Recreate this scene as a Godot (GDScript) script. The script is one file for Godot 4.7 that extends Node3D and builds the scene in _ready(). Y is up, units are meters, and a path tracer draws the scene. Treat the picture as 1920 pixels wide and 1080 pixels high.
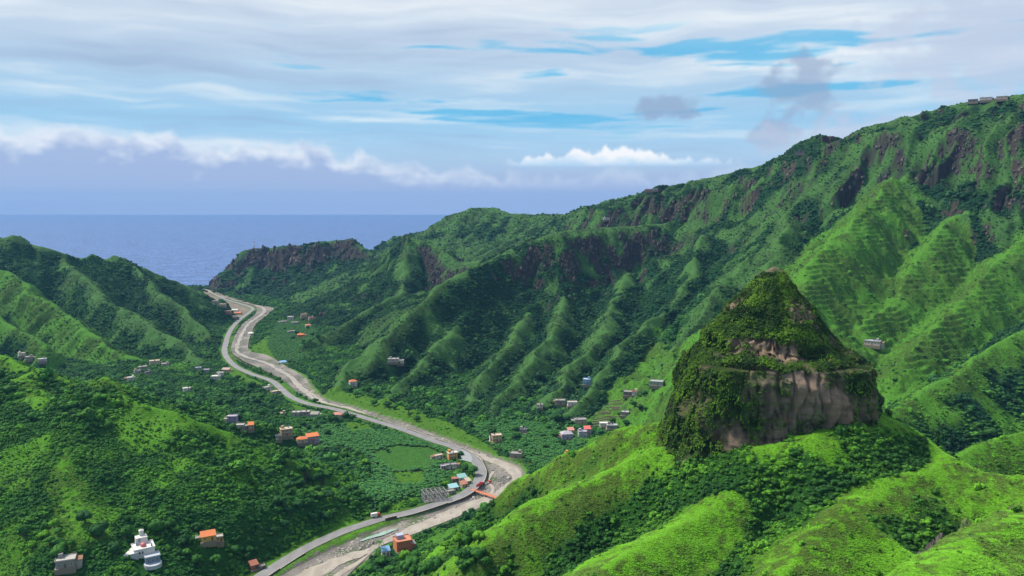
extends Node3D
# A green volcanic valley running down to the sea. y up, metres, sea level at y = 0.
# The survey below reads each crest of the land as a bearing, a height angle and a distance from the viewpoint.

const EYE := Vector3(0, 260, 0)
const FOCAL := 1492.0            # survey units per unit of slope
const PITCH := 0.1081
const SHORE := 2420.0

var rng := RandomNumberGenerator.new()
var used_names := {}

# ---------------------------------------------------------------- survey
func sight(u: float, v: float) -> Vector3:
	var x := (u - 960.0) / FOCAL
	var y := -(v - 540.0) / FOCAL
	var c := cos(PITCH); var s := sin(PITCH)
	var d := Vector3(x, y * c - s, -(c + y * s))
	return d / -d.z

func at(u: float, v: float, d: float) -> Vector3:
	return EYE + sight(u, v) * d

func floor_height(z: float) -> float:
	return 0.0196 * (SHORE + z) if z > -SHORE else 0.06 * (SHORE + z)

func on_floor(u: float, v: float) -> Vector3:
	var r := sight(u, v)
	# where the sight line meets the sloping floor
	var d := (EYE.y - 0.0196 * SHORE) / (-r.y - 0.0196)
	return Vector3(r.x * d, floor_height(-d), -d)

# ---------------------------------------------------------------- noise
var n_warp := FastNoiseLite.new()
var n_mid := FastNoiseLite.new()
var n_fine := FastNoiseLite.new()
var n_patch := FastNoiseLite.new()
var n_big := FastNoiseLite.new()
var n_flute := FastNoiseLite.new()
var n_sky := FastNoiseLite.new()
var n_rug := FastNoiseLite.new()
var n_puff := FastNoiseLite.new()

func set_noise(n: FastNoiseLite, sd: int, f: float, oct: int, kind := FastNoiseLite.TYPE_SIMPLEX_SMOOTH) -> void:
	n.seed = sd; n.frequency = f; n.noise_type = kind
	n.fractal_type = FastNoiseLite.FRACTAL_FBM if oct > 1 else FastNoiseLite.FRACTAL_NONE
	n.fractal_octaves = oct

# ---------------------------------------------------------------- ridges
# ridge: p = crest points (u, v, d); l / r = drop by distance on the two sides of the crest, walking along p
# f forest share, g grass colour, w forest colour, t terraces
var R_f := PackedFloat32Array(); var R_g := PackedInt32Array(); var R_w := PackedInt32Array(); var R_t := PackedFloat32Array(); var R_flute := PackedFloat32Array(); var R_b := PackedFloat32Array(); var R_rock := PackedFloat32Array()
var S_ax := PackedFloat32Array(); var S_az := PackedFloat32Array(); var S_ay := PackedFloat32Array()
var S_bx := PackedFloat32Array(); var S_bz := PackedFloat32Array(); var S_by := PackedFloat32Array()
var S_len := PackedFloat32Array(); var S_s := PackedFloat32Array(); var S_r := PackedInt32Array()
var P := PackedFloat32Array(); var R_l := PackedInt32Array(); var R_rr := PackedInt32Array()   # flank profiles, one after another; where each begins
var bins := {}
const BIN := 40.0

func ridge(pts: Array, left: Array, right: Array, o := {}) -> void:
	var id := R_f.size()
	R_f.append(o.get("f", 0.5)); R_g.append(o.get("g", 0)); R_w.append(o.get("w", 0)); R_t.append(o.get("t", 0.0)); R_flute.append(o.get("flute", 5.0)); R_b.append(o.get("b", 0.75)); R_rock.append(o.get("rock", 3.0))
	R_l.append(P.size()); P.append(left.size()); P.append_array(PackedFloat32Array(left))
	R_rr.append(P.size()); P.append(right.size()); P.append_array(PackedFloat32Array(right))
	var s := 0.0
	var prev = null
	for q in pts:
		var w := at(q[0], q[1], q[2])
		if w.z > -2000.0 and w.y < floor_height(w.z) + 1.0:
			w = on_floor(q[0], q[1]) + Vector3.UP   # the spur runs out on the valley floor
		if prev != null:
			S_ax.append(prev.x); S_az.append(prev.z); S_ay.append(prev.y)
			S_bx.append(w.x); S_bz.append(w.z); S_by.append(w.y)
			var L := Vector2(w.x - prev.x, w.z - prev.z).length()
			S_len.append(maxf(L, 0.01)); S_s.append(s); S_r.append(id)
			s += L
		prev = w

# a spur from its head at a known distance down to the valley floor
func spur(pts: Array, d_top: float, left: Array, right: Array, o := {}) -> void:
	var total := 0.0
	var run := [0.0]
	for i in range(1, pts.size()):
		total += Vector2(pts[i][0] - pts[i - 1][0], pts[i][1] - pts[i - 1][1]).length()
		run.append(total)
	var d_low := -on_floor(pts[-1][0], pts[-1][1]).z
	var full := []
	for i in pts.size():
		full.append([pts[i][0], pts[i][1], lerpf(d_top, d_low, pow(run[i] / total, 0.8))])
	ridge(full, left, right, o)

func drop(o: int, d: float) -> float:
	# P[o] = length, then distance, drop, distance, drop ... from the crest down
	var n := o + 1 + int(P[o])
	var i := o + 3
	while i < n:
		if d < P[i]:
			return P[i - 1] + (P[i + 1] - P[i - 1]) * (d - P[i - 2]) / (P[i] - P[i - 2])
		i += 2
	return P[n - 1] + (P[n - 1] - P[n - 3]) / (P[n - 2] - P[n - 4]) * (d - P[n - 2])

func seg_height(i: int, x: float, z: float) -> float:
	var ax := S_ax[i]; var az := S_az[i]
	var dx := S_bx[i] - ax; var dz := S_bz[i] - az
	var L := S_len[i]
	var t := clampf(((x - ax) * dx + (z - az) * dz) / (L * L), 0.0, 1.0)
	var ex := x - ax - dx * t; var ez := z - az - dz * t
	var raw := sqrt(ex * ex + ez * ez)
	var d := sqrt(raw * raw + 4.0) - 2.0
	var r := S_r[i]
	var top := S_ay[i] + (S_by[i] - S_ay[i]) * t
	if t > 0.0 and t < 1.0:
		return top - drop(R_rr[r] if dx * (z - az) - dz * (x - ax) > 0.0 else R_l[r], d)
	# round the ends of a crest one flank turns into the other
	var sgn := (dx * ez - dz * ex) / (L * raw + 0.001)
	if sgn > 0.98: return top - drop(R_rr[r], d)
	if sgn < -0.98: return top - drop(R_l[r], d)
	return top - lerpf(drop(R_l[r], d), drop(R_rr[r], d), 0.5 + 0.5 * sgn)

func make_bin(key: Vector2i) -> PackedInt32Array:
	var cx := (key.x + 0.5) * BIN; var cz := (key.y + 0.5) * BIN
	var hs := PackedFloat32Array(); hs.resize(S_ax.size())
	var top := floor_height(cz)
	for i in S_ax.size():
		hs[i] = seg_height(i, cx, cz)
		top = maxf(top, hs[i])
	var out := PackedInt32Array()
	for i in hs.size():
		if hs[i] > top - 62.0:
			out.append(i)
	return out

const SMOOTH := 5.0

# the land's shape: [height, ridge, distance to its crest, distance to the river flat, height above the flat]
func land(x0: float, z0: float) -> PackedFloat32Array:
	var fade := clampf(-z0 / 900.0, 0.55, 1.0)
	var sway := clampf(-z0 / 900.0 - 0.2, 0.15, 1.0)
	var x := x0 + n_warp.get_noise_2d(x0, z0) * 15.0 * sway
	var z := z0 + n_warp.get_noise_2d(x0 + 500.0, z0 - 700.0) * 15.0 * sway
	var base := floor_height(z0)
	var best := -1e9; var second := -1e9; var br := -1; var bi := -1; var sr := -1
	var key := Vector2i(floori(x / BIN), floori(z / BIN))
	var list: PackedInt32Array = bins[key] if bins.has(key) else make_bin(key)
	for i in list:
		var h := seg_height(i, x, z)
		if h > best:
			if S_r[i] != br:
				second = best; sr = br
				br = S_r[i]
			best = h; bi = i
		elif h > second and S_r[i] != br:
			second = h; sr = S_r[i]
	var rd := from_grid(road_far, x0, z0)
	var bdist := from_grid(bed_far, x0, z0)
	var cd := maxf(minf(rd, bdist), 0.0)
	var rise := base + clampf(cd - 18.0, 0.0, 200.0) * 0.1
	var h1 := best
	var bd := 0.0
	var m := 99.0
	if br >= 0:
		var ax := S_ax[bi]; var az := S_az[bi]
		var dx := S_bx[bi] - ax; var dz := S_bz[bi] - az
		var L := S_len[bi]
		var t := clampf(((x - ax) * dx + (z - az) * dz) / (L * L), 0.0, 1.0)
		bd = Vector2(x - ax - dx * t, z - az - dz * t).length()
		var bs := S_s[bi] + L * t
		var bside := 1.0 if dx * (z - az) - dz * (x - ax) > 0.0 else -1.0
		var k := SMOOTH
		m = best - second
		if m < k * 2.0:
			var q := (k * 2.0 - m) / (k * 2.0)
			h1 += q * q * k * 0.5
		var above0 := h1 - rise
		# gullies running down the flanks
		var fl := n_flute.get_noise_2d(bs + bside * 400.0 + br * 177.0, bd * 0.22)
		var fw := clampf((bd - 4.0) / 45.0, 0.0, 1.0) * clampf(m / 25.0, 0.0, 1.0)
		h1 -= R_flute[br] * 1.5 * fw * (1.0 - absf(fl) * 2.6)
		h1 += (n_mid.get_noise_2d(x0, z0) * 4.0 - absf(n_rug.get_noise_2d(x0, z0)) * 15.0 + 3.0) * clampf(bd / 25.0, 0.2, 1.0) * fade * clampf(above0 / 20.0, 0.0, 1.0)
	var above := h1 - rise
	# join with the flat valley floor
	var hh := rise
	if above > 8.0:
		hh = h1
	elif above > -8.0:
		var q2 := (above + 8.0) / 16.0
		hh = rise + 16.0 * q2 * q2 * 0.5
		hh = lerpf(hh, maxf(h1, hh), clampf(above / 8.0, 0.0, 1.0))
	var fl2 := clampf((cd - 3.0) / 24.0, 0.0, 1.0)
	hh = lerpf(base, hh, fl2 * fl2 * (3.0 - 2.0 * fl2))
	hh += n_fine.get_noise_2d(x0, z0) * 0.8 * clampf(cd / 20.0, 0.0, 1.0)
	if bdist < 4.0:
		hh -= 2.6 * smoothstep(0.0, 1.0, clampf((3.0 - bdist) / 4.0, 0.0, 1.0)) * clampf((rd + 0.4) / 1.6, 0.0, 1.0)
	if br >= 0 and R_t[br] > 0.0 and above > 3.0:
		var tw := terrace_amount(x0, z0, br)
		if tw > 0.0:
			var p := 4.6
			var w := hh + n_patch.get_noise_2d(x0 * 1.4, z0 * 1.4) * 2.2
			var f := w / p - floorf(w / p)
			hh += (smoothstep(0.6, 1.0, f) - f) * p * 0.9 * tw
	return PackedFloat32Array([hh, br, bd, cd, above, minf(m, above + 6.0), sr, m])

func terrace_amount(x: float, z: float, r: int) -> float:
	return clampf((n_patch.get_noise_2d(x * 0.5 + 900.0, z * 0.5) + R_t[r] - 0.45) * 4.0, 0.0, 1.0)

# ---------------------------------------------------------------- road and river corridor
var road_line: Array[Vector3] = []
var bed_left: Array[Vector3] = []
var bed_right: Array[Vector3] = []
var cor_pts: Array[Vector3] = []   # x, z, half width
const COR_CELL := 3.0
const COR_X := -1500.0
const COR_Z := -2600.0
const COR_NX := 620
const COR_NZ := 740
var road_far := PackedFloat32Array()   # metres from the road's edge, at most 30
var bed_far := PackedFloat32Array()    # metres from the river bed's edge, negative inside

func stamp(grid: PackedFloat32Array, c: Vector3, half: float) -> void:
	var reach := half + 30.0
	var i0 := maxi(0, int((c.x - reach - COR_X) / COR_CELL)); var i1 := mini(COR_NX - 1, int((c.x + reach - COR_X) / COR_CELL) + 1)
	var j0 := maxi(0, int((c.z - reach - COR_Z) / COR_CELL)); var j1 := mini(COR_NZ - 1, int((c.z + reach - COR_Z) / COR_CELL) + 1)
	for j in range(j0, j1 + 1):
		var dz := COR_Z + j * COR_CELL - c.z
		for i in range(i0, i1 + 1):
			var dx := COR_X + i * COR_CELL - c.x
			var d := sqrt(dx * dx + dz * dz) - half
			var k := j * COR_NX + i
			if d < grid[k]:
				grid[k] = d

func build_corridor() -> void:
	for q in [[440,1115],[491,1080],[533,1053],[576,1028],[611,1011],[646,996],[682,984],[717,973],[773,960],[840,939],[866,929],[885,916],[897,902],[901,886],[896,872],[885,858],[867,847],[840,835],[822,830],[752,805],[681,783],[625,767],[576,757],[545,744],[526,728],[508,714],[470,701],[440,686],[422,664],[423,645],[432,620],[448,601],[467,586],[474,579],[455,571],[425,562],[402,552]]:
		road_line.append(on_floor(q[0], q[1]))
	road_line = smooth_line(road_line, 5.0)
	for q in [[[475,1116],[615,1116]],[[525,1078],[655,1072]],[[574,1050],[690,1040]],[[628,1023],[715,1020]],[[685,1000],[770,1000]],[[744,978],[830,977]],[[800,962],[880,957]],[[856,940],[940,934]],[[895,917],[968,914]],[[914,895],[982,893]],[[912,870],[972,872]],[[899,853],[938,859]],[[862,837],[900,845]],[[800,814],[832,819]],[[720,786],[748,787]],[[640,762],[668,762]],[[594,751],[606,745]],[[558,734],[588,729]],[[537,716],[570,706]],[[500,697],[538,689]],[[458,679],[500,667]],[[435,662],[470,660]],[[436,642],[466,643]],[[445,622],[472,625]],[[459,605],[480,608]],[[476,592],[500,592]],[[482,580],[512,578]],[[468,570],[480,572.5]],[[428,559.5],[442,563]],[[397,549.5],[404,552]],[[376,541],[394,545]]]:
		bed_left.append(on_floor(q[0][0], q[0][1])); bed_right.append(on_floor(q[1][0], q[1][1]))
	bed_left = smooth_line(bed_left, 0.0, 8); bed_right = smooth_line(bed_right, 0.0, 8)
	road_far.resize(COR_NX * COR_NZ); road_far.fill(30.0)
	bed_far.resize(COR_NX * COR_NZ); bed_far.fill(30.0)
	for p in road_line:
		stamp(road_far, p, 4.6)
	for i in bed_left.size():
		var a := bed_left[i]; var b := bed_right[i]
		var w := a.distance_to(b)
		var n := clampi(int(w / 6.0), 1, 6)
		for e in n + 1:
			var f := lerpf(3.0 / maxf(w, 6.1), 1.0 - 3.0 / maxf(w, 6.1), float(e) / n)
			stamp(bed_far, a.lerp(b, f), minf(3.0, w * 0.5))

func from_grid(grid: PackedFloat32Array, x: float, z: float) -> float:
	var fx := (x - COR_X) / COR_CELL; var fz := (z - COR_Z) / COR_CELL
	if fx < 0.0 or fz < 0.0 or fx > COR_NX - 2 or fz > COR_NZ - 2:
		return 30.0
	var i := int(fx); var j := int(fz)
	fx -= i; fz -= j
	var k := j * COR_NX + i
	return lerpf(lerpf(grid[k], grid[k + 1], fx), lerpf(grid[k + COR_NX], grid[k + COR_NX + 1], fx), fz)

func smooth_line(pts: Array[Vector3], step: float, per := 0) -> Array[Vector3]:
	var c := Curve3D.new()
	for i in pts.size():
		var a := pts[maxi(i - 1, 0)]; var b := pts[mini(i + 1, pts.size() - 1)]
		var la := (pts[i] - a).length(); var lb := (b - pts[i]).length()
		var tan := (b - a).normalized()
		c.add_point(pts[i], -tan * la * 0.33, tan * lb * 0.33)
	var out: Array[Vector3] = []
	if per > 0:
		for i in pts.size() - 1:
			for k in per:
				out.append(c.sample(i, float(k) / per))
		out.append(pts[-1])
	else:
		c.bake_interval = step
		for p in c.get_baked_points():
			out.append(p)
	return out

# ---------------------------------------------------------------- terrain sheets
class Sheet:
	var x0: float; var z0: float; var cell: float; var nx: int; var nz: int
	var h := PackedFloat32Array(); var gtone := PackedByteArray(); var bare := PackedByteArray(); var rocky := PackedFloat32Array(); var wtone := PackedByteArray(); var grass := PackedFloat32Array(); var forest := PackedFloat32Array(); var rid := PackedInt32Array(); var slope := PackedFloat32Array(); var col: PackedColorArray; var cor := PackedFloat32Array()
	func inside(x: float, z: float) -> bool:
		return x > x0 + cell and z > z0 + cell and x < x0 + (nx - 2) * cell and z < z0 + (nz - 2) * cell
	func idx(x: float, z: float) -> int:
		return clampi(roundi((z - z0) / cell), 0, nz - 1) * nx + clampi(roundi((x - x0) / cell), 0, nx - 1)
	func height(x: float, z: float) -> float:
		var fx := (x - x0) / cell; var fz := (z - z0) / cell
		var i := clampi(int(fx), 0, nx - 2); var j := clampi(int(fz), 0, nz - 2)
		fx -= i; fz -= j
		var k := j * nx + i
		return lerpf(lerpf(h[k], h[k + 1], fx), lerpf(h[k + nx], h[k + nx + 1], fx), fz)

var sheets: Array[Sheet] = []

func ground(x: float, z: float) -> float:
	for s in sheets:
		if s.inside(x, z):
			return s.height(x, z)
	return floor_height(z)

func sheet_at(x: float, z: float) -> Sheet:
	for s in sheets:
		if s.inside(x, z):
			return s
	return null

func in_view(x: float, z: float, spare := 40.0) -> bool:
	return absf(x) < -z * 0.70 + spare

# grass colours and forest colours, linear reflectance
const GRASS := [Color(0.10, 0.285, 0.022), Color(0.068, 0.18, 0.045), Color(0.128, 0.35, 0.02), Color(0.088, 0.26, 0.03)]
const OLIVE := [Color(0.07, 0.15, 0.022), Color(0.055, 0.115, 0.04), Color(0.08, 0.145, 0.026), Color(0.065, 0.14, 0.024)]
const WOOD := [Color(0.021, 0.085, 0.015), Color(0.013, 0.06, 0.024), Color(0.025, 0.105, 0.016), Color(0.02, 0.088, 0.024)]
const ROCK := [Color(0.10, 0.08, 0.066), Color(0.056, 0.054, 0.051), Color(0.05, 0.045, 0.042)]

func mixc(a: Color, b: Color, t: float) -> Color:
	return a.lerp(b, clampf(t, 0.0, 1.0))

func build_sheet(called: String, xa: float, xb: float, za: float, zb: float, cell: float, mat: Material) -> Sheet:
	var s := Sheet.new()
	s.x0 = xa; s.z0 = za; s.cell = cell
	s.nx = int((xb - xa) / cell) + 1; s.nz = int((zb - za) / cell) + 1
	var n := s.nx * s.nz
	s.h.resize(n); s.grass.resize(n); s.forest.resize(n); s.rid.resize(n); s.slope.resize(n); s.cor.resize(n); s.col.resize(n); s.gtone.resize(n); s.wtone.resize(n); s.bare.resize(n); s.rocky.resize(n)
	var dd := PackedFloat32Array(); dd.resize(n)
	var ab := PackedFloat32Array(); ab.resize(n)
	var mm := PackedFloat32Array(); mm.resize(n)
	var rid2 := PackedInt32Array(); rid2.resize(n)
	var m2 := PackedFloat32Array(); m2.resize(n)
	var t1 := Time.get_ticks_msec()
	for bx in range(floori((xa - 20.0) / BIN), floori((xb + 20.0) / BIN) + 1):
		for bz in range(floori((za - 20.0) / BIN), floori((zb + 20.0) / BIN) + 1):
			var key := Vector2i(bx, bz)
			if not bins.has(key) and in_view(bx * BIN, bz * BIN, 160.0):
				bins[key] = make_bin(key)
	var rows := []
	rows.resize(s.nz)
	var work := func(j: int) -> void:
		var z := za + j * cell
		var out := PackedFloat32Array()
		out.resize(s.nx * 8)
		for i in s.nx:
			var x := xa + i * cell
			if not in_view(x, z, 45.0):
				out[i * 8] = -1000.0
				continue
			var q := land(x, z)
			for e in 8:
				out[i * 8 + e] = q[e]
		rows[j] = out
	var task := WorkerThreadPool.add_group_task(work, s.nz)
	WorkerThreadPool.wait_for_group_task_completion(task)
	print(called, " shape ", Time.get_ticks_msec() - t1)
	for j in s.nz:
		var row: PackedFloat32Array = rows[j]
		for i in s.nx:
			var k := j * s.nx + i
			var e := i * 8
			s.h[k] = row[e]; s.rid[k] = int(row[e + 1]); dd[k] = row[e + 2]; s.cor[k] = row[e + 3]; ab[k] = row[e + 4]; mm[k] = row[e + 5]; rid2[k] = int(row[e + 6]); m2[k] = row[e + 7]
	var verts := PackedVector3Array(); var norms := PackedVector3Array(); var cols := PackedColorArray(); var idx := PackedInt32Array()
	var remap := PackedInt32Array(); remap.resize(n); remap.fill(-1)
	for j in s.nz:
		for i in s.nx:
			var k := j * s.nx + i
			if s.h[k] < -900.0:
				continue
			var x := xa + i * cell; var z := za + j * cell
			var hl := s.h[k - 1] if i > 0 and s.h[k - 1] > -900.0 else s.h[k]
			var hr := s.h[k + 1] if i < s.nx - 1 and s.h[k + 1] > -900.0 else s.h[k]
			var hu := s.h[k - s.nx] if j > 0 and s.h[k - s.nx] > -900.0 else s.h[k]
			var hd := s.h[k + s.nx] if j < s.nz - 1 and s.h[k + s.nx] > -900.0 else s.h[k]
			var nrm := Vector3(hl - hr, 2.0 * cell, hu - hd).normalized()
			var sl := sqrt(1.0 - nrm.y * nrm.y) / nrm.y
			s.slope[k] = sl
			var c := surface(s, k, x, z, dd[k], ab[k], sl, mm[k], rid2[k], m2[k])
			s.col[k] = c
			remap[k] = verts.size()
			verts.append(Vector3(x, s.h[k], z)); norms.append(nrm); cols.append(c)
	for j in s.nz - 1:
		for i in s.nx - 1:
			var k := j * s.nx + i
			var a := remap[k]; var b := remap[k + 1]; var c := remap[k + s.nx]; var d := remap[k + s.nx + 1]
			if a < 0 or b < 0 or c < 0 or d < 0:
				continue
			idx.append_array(PackedInt32Array([a, b, c, b, d, c]))
	var arr := []
	arr.resize(Mesh.ARRAY_MAX)
	arr[Mesh.ARRAY_VERTEX] = verts; arr[Mesh.ARRAY_NORMAL] = norms; arr[Mesh.ARRAY_COLOR] = cols; arr[Mesh.ARRAY_INDEX] = idx
	var m := ArrayMesh.new()
	m.add_surface_from_arrays(Mesh.PRIMITIVE_TRIANGLES, arr)
	m.surface_set_material(0, mat)
	var o := MeshInstance3D.new()
	o.mesh = m; o.name = called
	add_child(o, true)
	o.set_meta("kind", "structure")
	print(called, " all ", Time.get_ticks_msec() - t1)
	sheets.append(s)
	return s

var fields: Array = []   # [outline, kind]
func field(kind: int, outline: Array) -> void:
	var p := PackedVector2Array()
	for q in outline:
		var w := on_floor(q[0], q[1])
		p.append(Vector2(w.x, w.z))
	var lo := p[0]; var hi := p[0]
	for e in p:
		lo = lo.min(e); hi = hi.max(e)
	fields.append([p, kind, Rect2(lo, hi - lo)])

func field_at(x: float, z: float) -> int:
	var e := Vector2(x + n_fine.get_noise_2d(x, z) * 2.0, z)
	for f in fields:
		if (f[2] as Rect2).has_point(e) and Geometry2D.is_point_in_polygon(e, f[0]):
			return f[1]
	return -1

# what grows or lies at a point of the land: fills grass / forest shares, gives the soil's own colour
func surface(s: Sheet, k: int, x: float, z: float, d: float, above: float, sl: float, margin: float, r2: int, gap: float) -> Color:
	var r := s.rid[k]
	var p1 := n_patch.get_noise_2d(x, z)
	var p2 := n_big.get_noise_2d(x, z)
	var p3 := n_fine.get_noise_2d(x * 2.0 + 99.0, z * 2.0)
	var f := 0.5; var g := 0; var w := 0
	var other := 0.0
	if r >= 0 and above > -3.0:
		f = R_f[r]; g = R_g[r]; w = R_w[r]
		if r2 >= 0:
			# neighbouring spurs share their plants along the gully between them
			other = clampf(0.5 - (gap + p1 * 22.0 + p3 * 8.0) / 44.0, 0.0, 1.0)
			f = lerpf(f, R_f[r2], other)
			if other > 0.5:
				g = R_g[r2]; w = R_w[r2]
	else:
		f = 0.6; g = 3; w = 3
	var forest := f + p1 * 0.55 + p2 * 0.45
	if r >= 0 and above > 3.0:
		forest -= 0.55 * exp(-d * d / 150.0)        # crests are open
	forest += (0.42 if r < 0 or R_b[r] > 0.4 else 0.12) * exp(-maxf(margin, 0.0) / 14.0)   # gullies are wooded
	if r >= 0 and R_t[r] > 0.0:
		forest -= 0.5 * terrace_amount(x, z, r)
	forest = clampf((forest - 0.42) * 5.0, 0.0, 1.0)
	var rock := clampf((sl - (R_rock[r] if r >= 0 else 3.0) + p3 * 0.7 + p1 * 1.1) * 2.5, 0.0, 1.0)
	var cor := s.cor[k]
	s.gtone[k] = g; s.wtone[k] = w
	if cor < 5.0:
		forest = 0.0
		var bank_gravel := clampf(1.6 - from_grid(bed_far, x, z) * 0.8 + p3 * 2.0, 0.0, 1.0)
		if bank_gravel > 0.0:
			s.forest[k] = 0.0; s.grass[k] = 0.0
			return mixc(GRASS[3], Color(0.22, 0.20, 0.18), bank_gravel)
	if above < 14.0 and z < -380.0 and cor > 2.0:
		var fk := field_at(x, z)
		if fk == 0:
			s.forest[k] = 0.0; s.grass[k] = 0.0
			return mixc(Color(0.06, 0.19, 0.03), Color(0.05, 0.14, 0.03), 0.4 + p3 * 1.4)
		if fk == 1:
			s.forest[k] = 0.0; s.grass[k] = -1.0
			return mixc(Color(0.025, 0.09, 0.02), Color(0.05, 0.06, 0.03), 0.3 + p3 * 1.4)
		if fk == 2:
			s.forest[k] = 0.0; s.grass[k] = 0.15
			return mixc(Color(0.09, 0.23, 0.02), Color(0.07, 0.17, 0.02), 0.4 + p3 * 1.4)
		if fk == 3:
			s.forest[k] = 0.0; s.grass[k] = 0.0
			return mixc(Color(0.34, 0.29, 0.24), Color(0.22, 0.2, 0.17), 0.4 + p3 * 1.4)
	s.gtone[k] = g; s.wtone[k] = w
	s.forest[k] = forest * (1.0 - rock)
	s.grass[k] = (1.0 - forest) * (1.0 - rock)
	var gc := mixc(GRASS[g], OLIVE[g], 0.6 + p3 * 1.2 + p1 * 1.5)
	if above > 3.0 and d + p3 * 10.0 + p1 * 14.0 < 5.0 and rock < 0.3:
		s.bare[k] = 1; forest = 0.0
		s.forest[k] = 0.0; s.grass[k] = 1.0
		gc = mixc(GRASS[g], OLIVE[g], 0.05 + p3 * 0.5)   # short grass on the crests, its colour also brightened for light on their tops
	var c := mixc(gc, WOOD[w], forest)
	var rk := mixc(ROCK[1], ROCK[0], 0.15 + p2 * 0.8 + p3 * 0.8)
	c = mixc(c, rk, rock)
	s.rocky[k] = rock
	return c

# ---------------------------------------------------------------- naming and making
func numbered(called: String) -> String:
	if not used_names.has(called):
		used_names[called] = 0
		return called
	used_names[called] += 1
	return "%s_%03d" % [called, used_names[called]]

func thing(called: String, label: String, category: String, where: Vector3, turn := 0.0, group := "") -> Node3D:
	var o := Node3D.new()
	o.name = numbered(called)
	add_child(o)
	o.position = where; o.rotation.y = turn
	tag(o, label, category, group)
	return o

func tag(o: Node, label: String, category: String, group := "", kind := "") -> void:
	if label: o.set_meta("label", label)
	if category: o.set_meta("category", category)
	if group: o.set_meta("group", group)
	if kind: o.set_meta("kind", kind)

func part(called: String, mesh: Mesh, mat: Material, parent: Node, where := Vector3.ZERO, turn := Vector3.ZERO) -> MeshInstance3D:
	var o := MeshInstance3D.new()
	o.name = called; o.mesh = mesh
	if mat: o.material_override = mat
	parent.add_child(o, true)
	o.position = where; o.rotation = turn
	return o

func box(size: Vector3) -> BoxMesh:
	var b := BoxMesh.new(); b.size = size
	return b

func paint(c: Color, rough := 0.85, metal := 0.0) -> StandardMaterial3D:
	var m := StandardMaterial3D.new()
	m.albedo_color = c.linear_to_srgb(); m.roughness = rough; m.metallic = metal
	return m

func grain_texture(sd: int, f: float, lo: float, hi: float, size := 512) -> NoiseTexture2D:
	var n := FastNoiseLite.new()
	set_noise(n, sd, f, 4)
	var t := NoiseTexture2D.new()
	t.width = size; t.height = size; t.seamless = true; t.noise = n
	var r := Gradient.new()
	r.set_color(0, Color(lo, lo, lo)); r.set_color(1, Color(hi, hi, hi))
	t.color_ramp = r
	return t

func bump_texture(sd: int, f: float, strength: float, size := 512) -> NoiseTexture2D:
	var n := FastNoiseLite.new()
	set_noise(n, sd, f, 4)
	var t := NoiseTexture2D.new()
	t.width = size; t.height = size; t.seamless = true; t.noise = n; t.as_normal_map = true; t.bump_strength = strength
	return t

# ---------------------------------------------------------------- plants
func leaf_mesh(sd: int, count: int, leaf: float, squash: float, core: float, lumps: int) -> ArrayMesh:
	var g := RandomNumberGenerator.new(); g.seed = sd
	var st := SurfaceTool.new()
	st.begin(Mesh.PRIMITIVE_TRIANGLES)
	var centres: Array[Vector3] = []; var radii: Array[float] = []
	for i in lumps:
		var a := g.randf() * TAU; var rr := sqrt(g.randf()) * 0.55 if lumps > 1 else 0.0
		centres.append(Vector3(cos(a) * rr, g.randf_range(0.25, 0.75) * squash, sin(a) * rr))
		radii.append(g.randf_range(0.38, 0.6) if lumps > 1 else 0.8)
	for i in count:
		var ci := g.randi() % lumps
		var dir := Vector3(g.randfn(), g.randfn() + 0.25, g.randfn()).normalized()
		var p := centres[ci] + dir * radii[ci] * Vector3(1, squash, 1) * g.randf_range(0.7, 1.05)
		if p.y < 0.02: p.y = 0.02 + g.randf() * 0.1
		var nrm := (dir + Vector3(g.randfn(), g.randfn(), g.randfn()) * 0.35).normalized()
		var t1 := nrm.cross(Vector3(g.randfn(), g.randfn(), g.randfn())).normalized()
		var t2 := nrm.cross(t1)
		var sz := leaf * g.randf_range(0.6, 1.3)
		var k := g.randf_range(0.75, 1.25)
		st.set_color(Color(k, k, k * g.randf_range(0.8, 1.1)))
		st.set_normal((nrm + dir).normalized())
		var a1 := p + t1 * sz; var a2 := p - t1 * sz; var b1 := p + t2 * sz * 0.55 + nrm * sz * 0.15; var b2 := p - t2 * sz * 0.55 + nrm * sz * 0.15
		for q in [a1, b2, b1, a2, b1, b2]:
			st.add_vertex(q)
	if core > 0.0:
		for ci in lumps:
			var rad := radii[ci] * core
			var rings := 4; var seg := 7
			for a in rings:
				for b in seg:
					var qs := []
					for e in [[a, b], [a, b + 1], [a + 1, b], [a + 1, b + 1]]:
						var th: float = PI * e[0] / rings; var ph: float = TAU * e[1] / seg
						qs.append(Vector3(sin(th) * cos(ph), cos(th), sin(th) * sin(ph)))
					st.set_color(Color(0.8, 0.8, 0.8))
					for e in [0, 2, 1, 1, 2, 3]:
						st.set_normal(qs[e])
						st.add_vertex(centres[ci] + qs[e] * rad * Vector3(1, squash, 1))
	return st.commit()

func tuft_mesh(sd: int, blades: int, lean: float) -> ArrayMesh:
	var g := RandomNumberGenerator.new(); g.seed = sd
	var st := SurfaceTool.new()
	st.begin(Mesh.PRIMITIVE_TRIANGLES)
	for i in blades:
		var a := g.randf() * TAU
		var o := Vector3(g.randf_range(-0.6, 0.6), 0, g.randf_range(-0.6, 0.6))
		var dir := Vector3(cos(a), 0, sin(a))
		var side := Vector3(-dir.z, 0, dir.x) * g.randf_range(0.10, 0.2)
		var tip := o + dir * lean * g.randf_range(0.4, 1.2) + Vector3.UP * g.randf_range(0.5, 1.0)
		var k := g.randf_range(0.8, 1.2)
		st.set_color(Color(k, k, k))
		st.set_normal((Vector3.UP - dir * 0.25).normalized())
		for q in [o - side, tip, o + side]:
			st.add_vertex(q)
	return st.commit()

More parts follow.
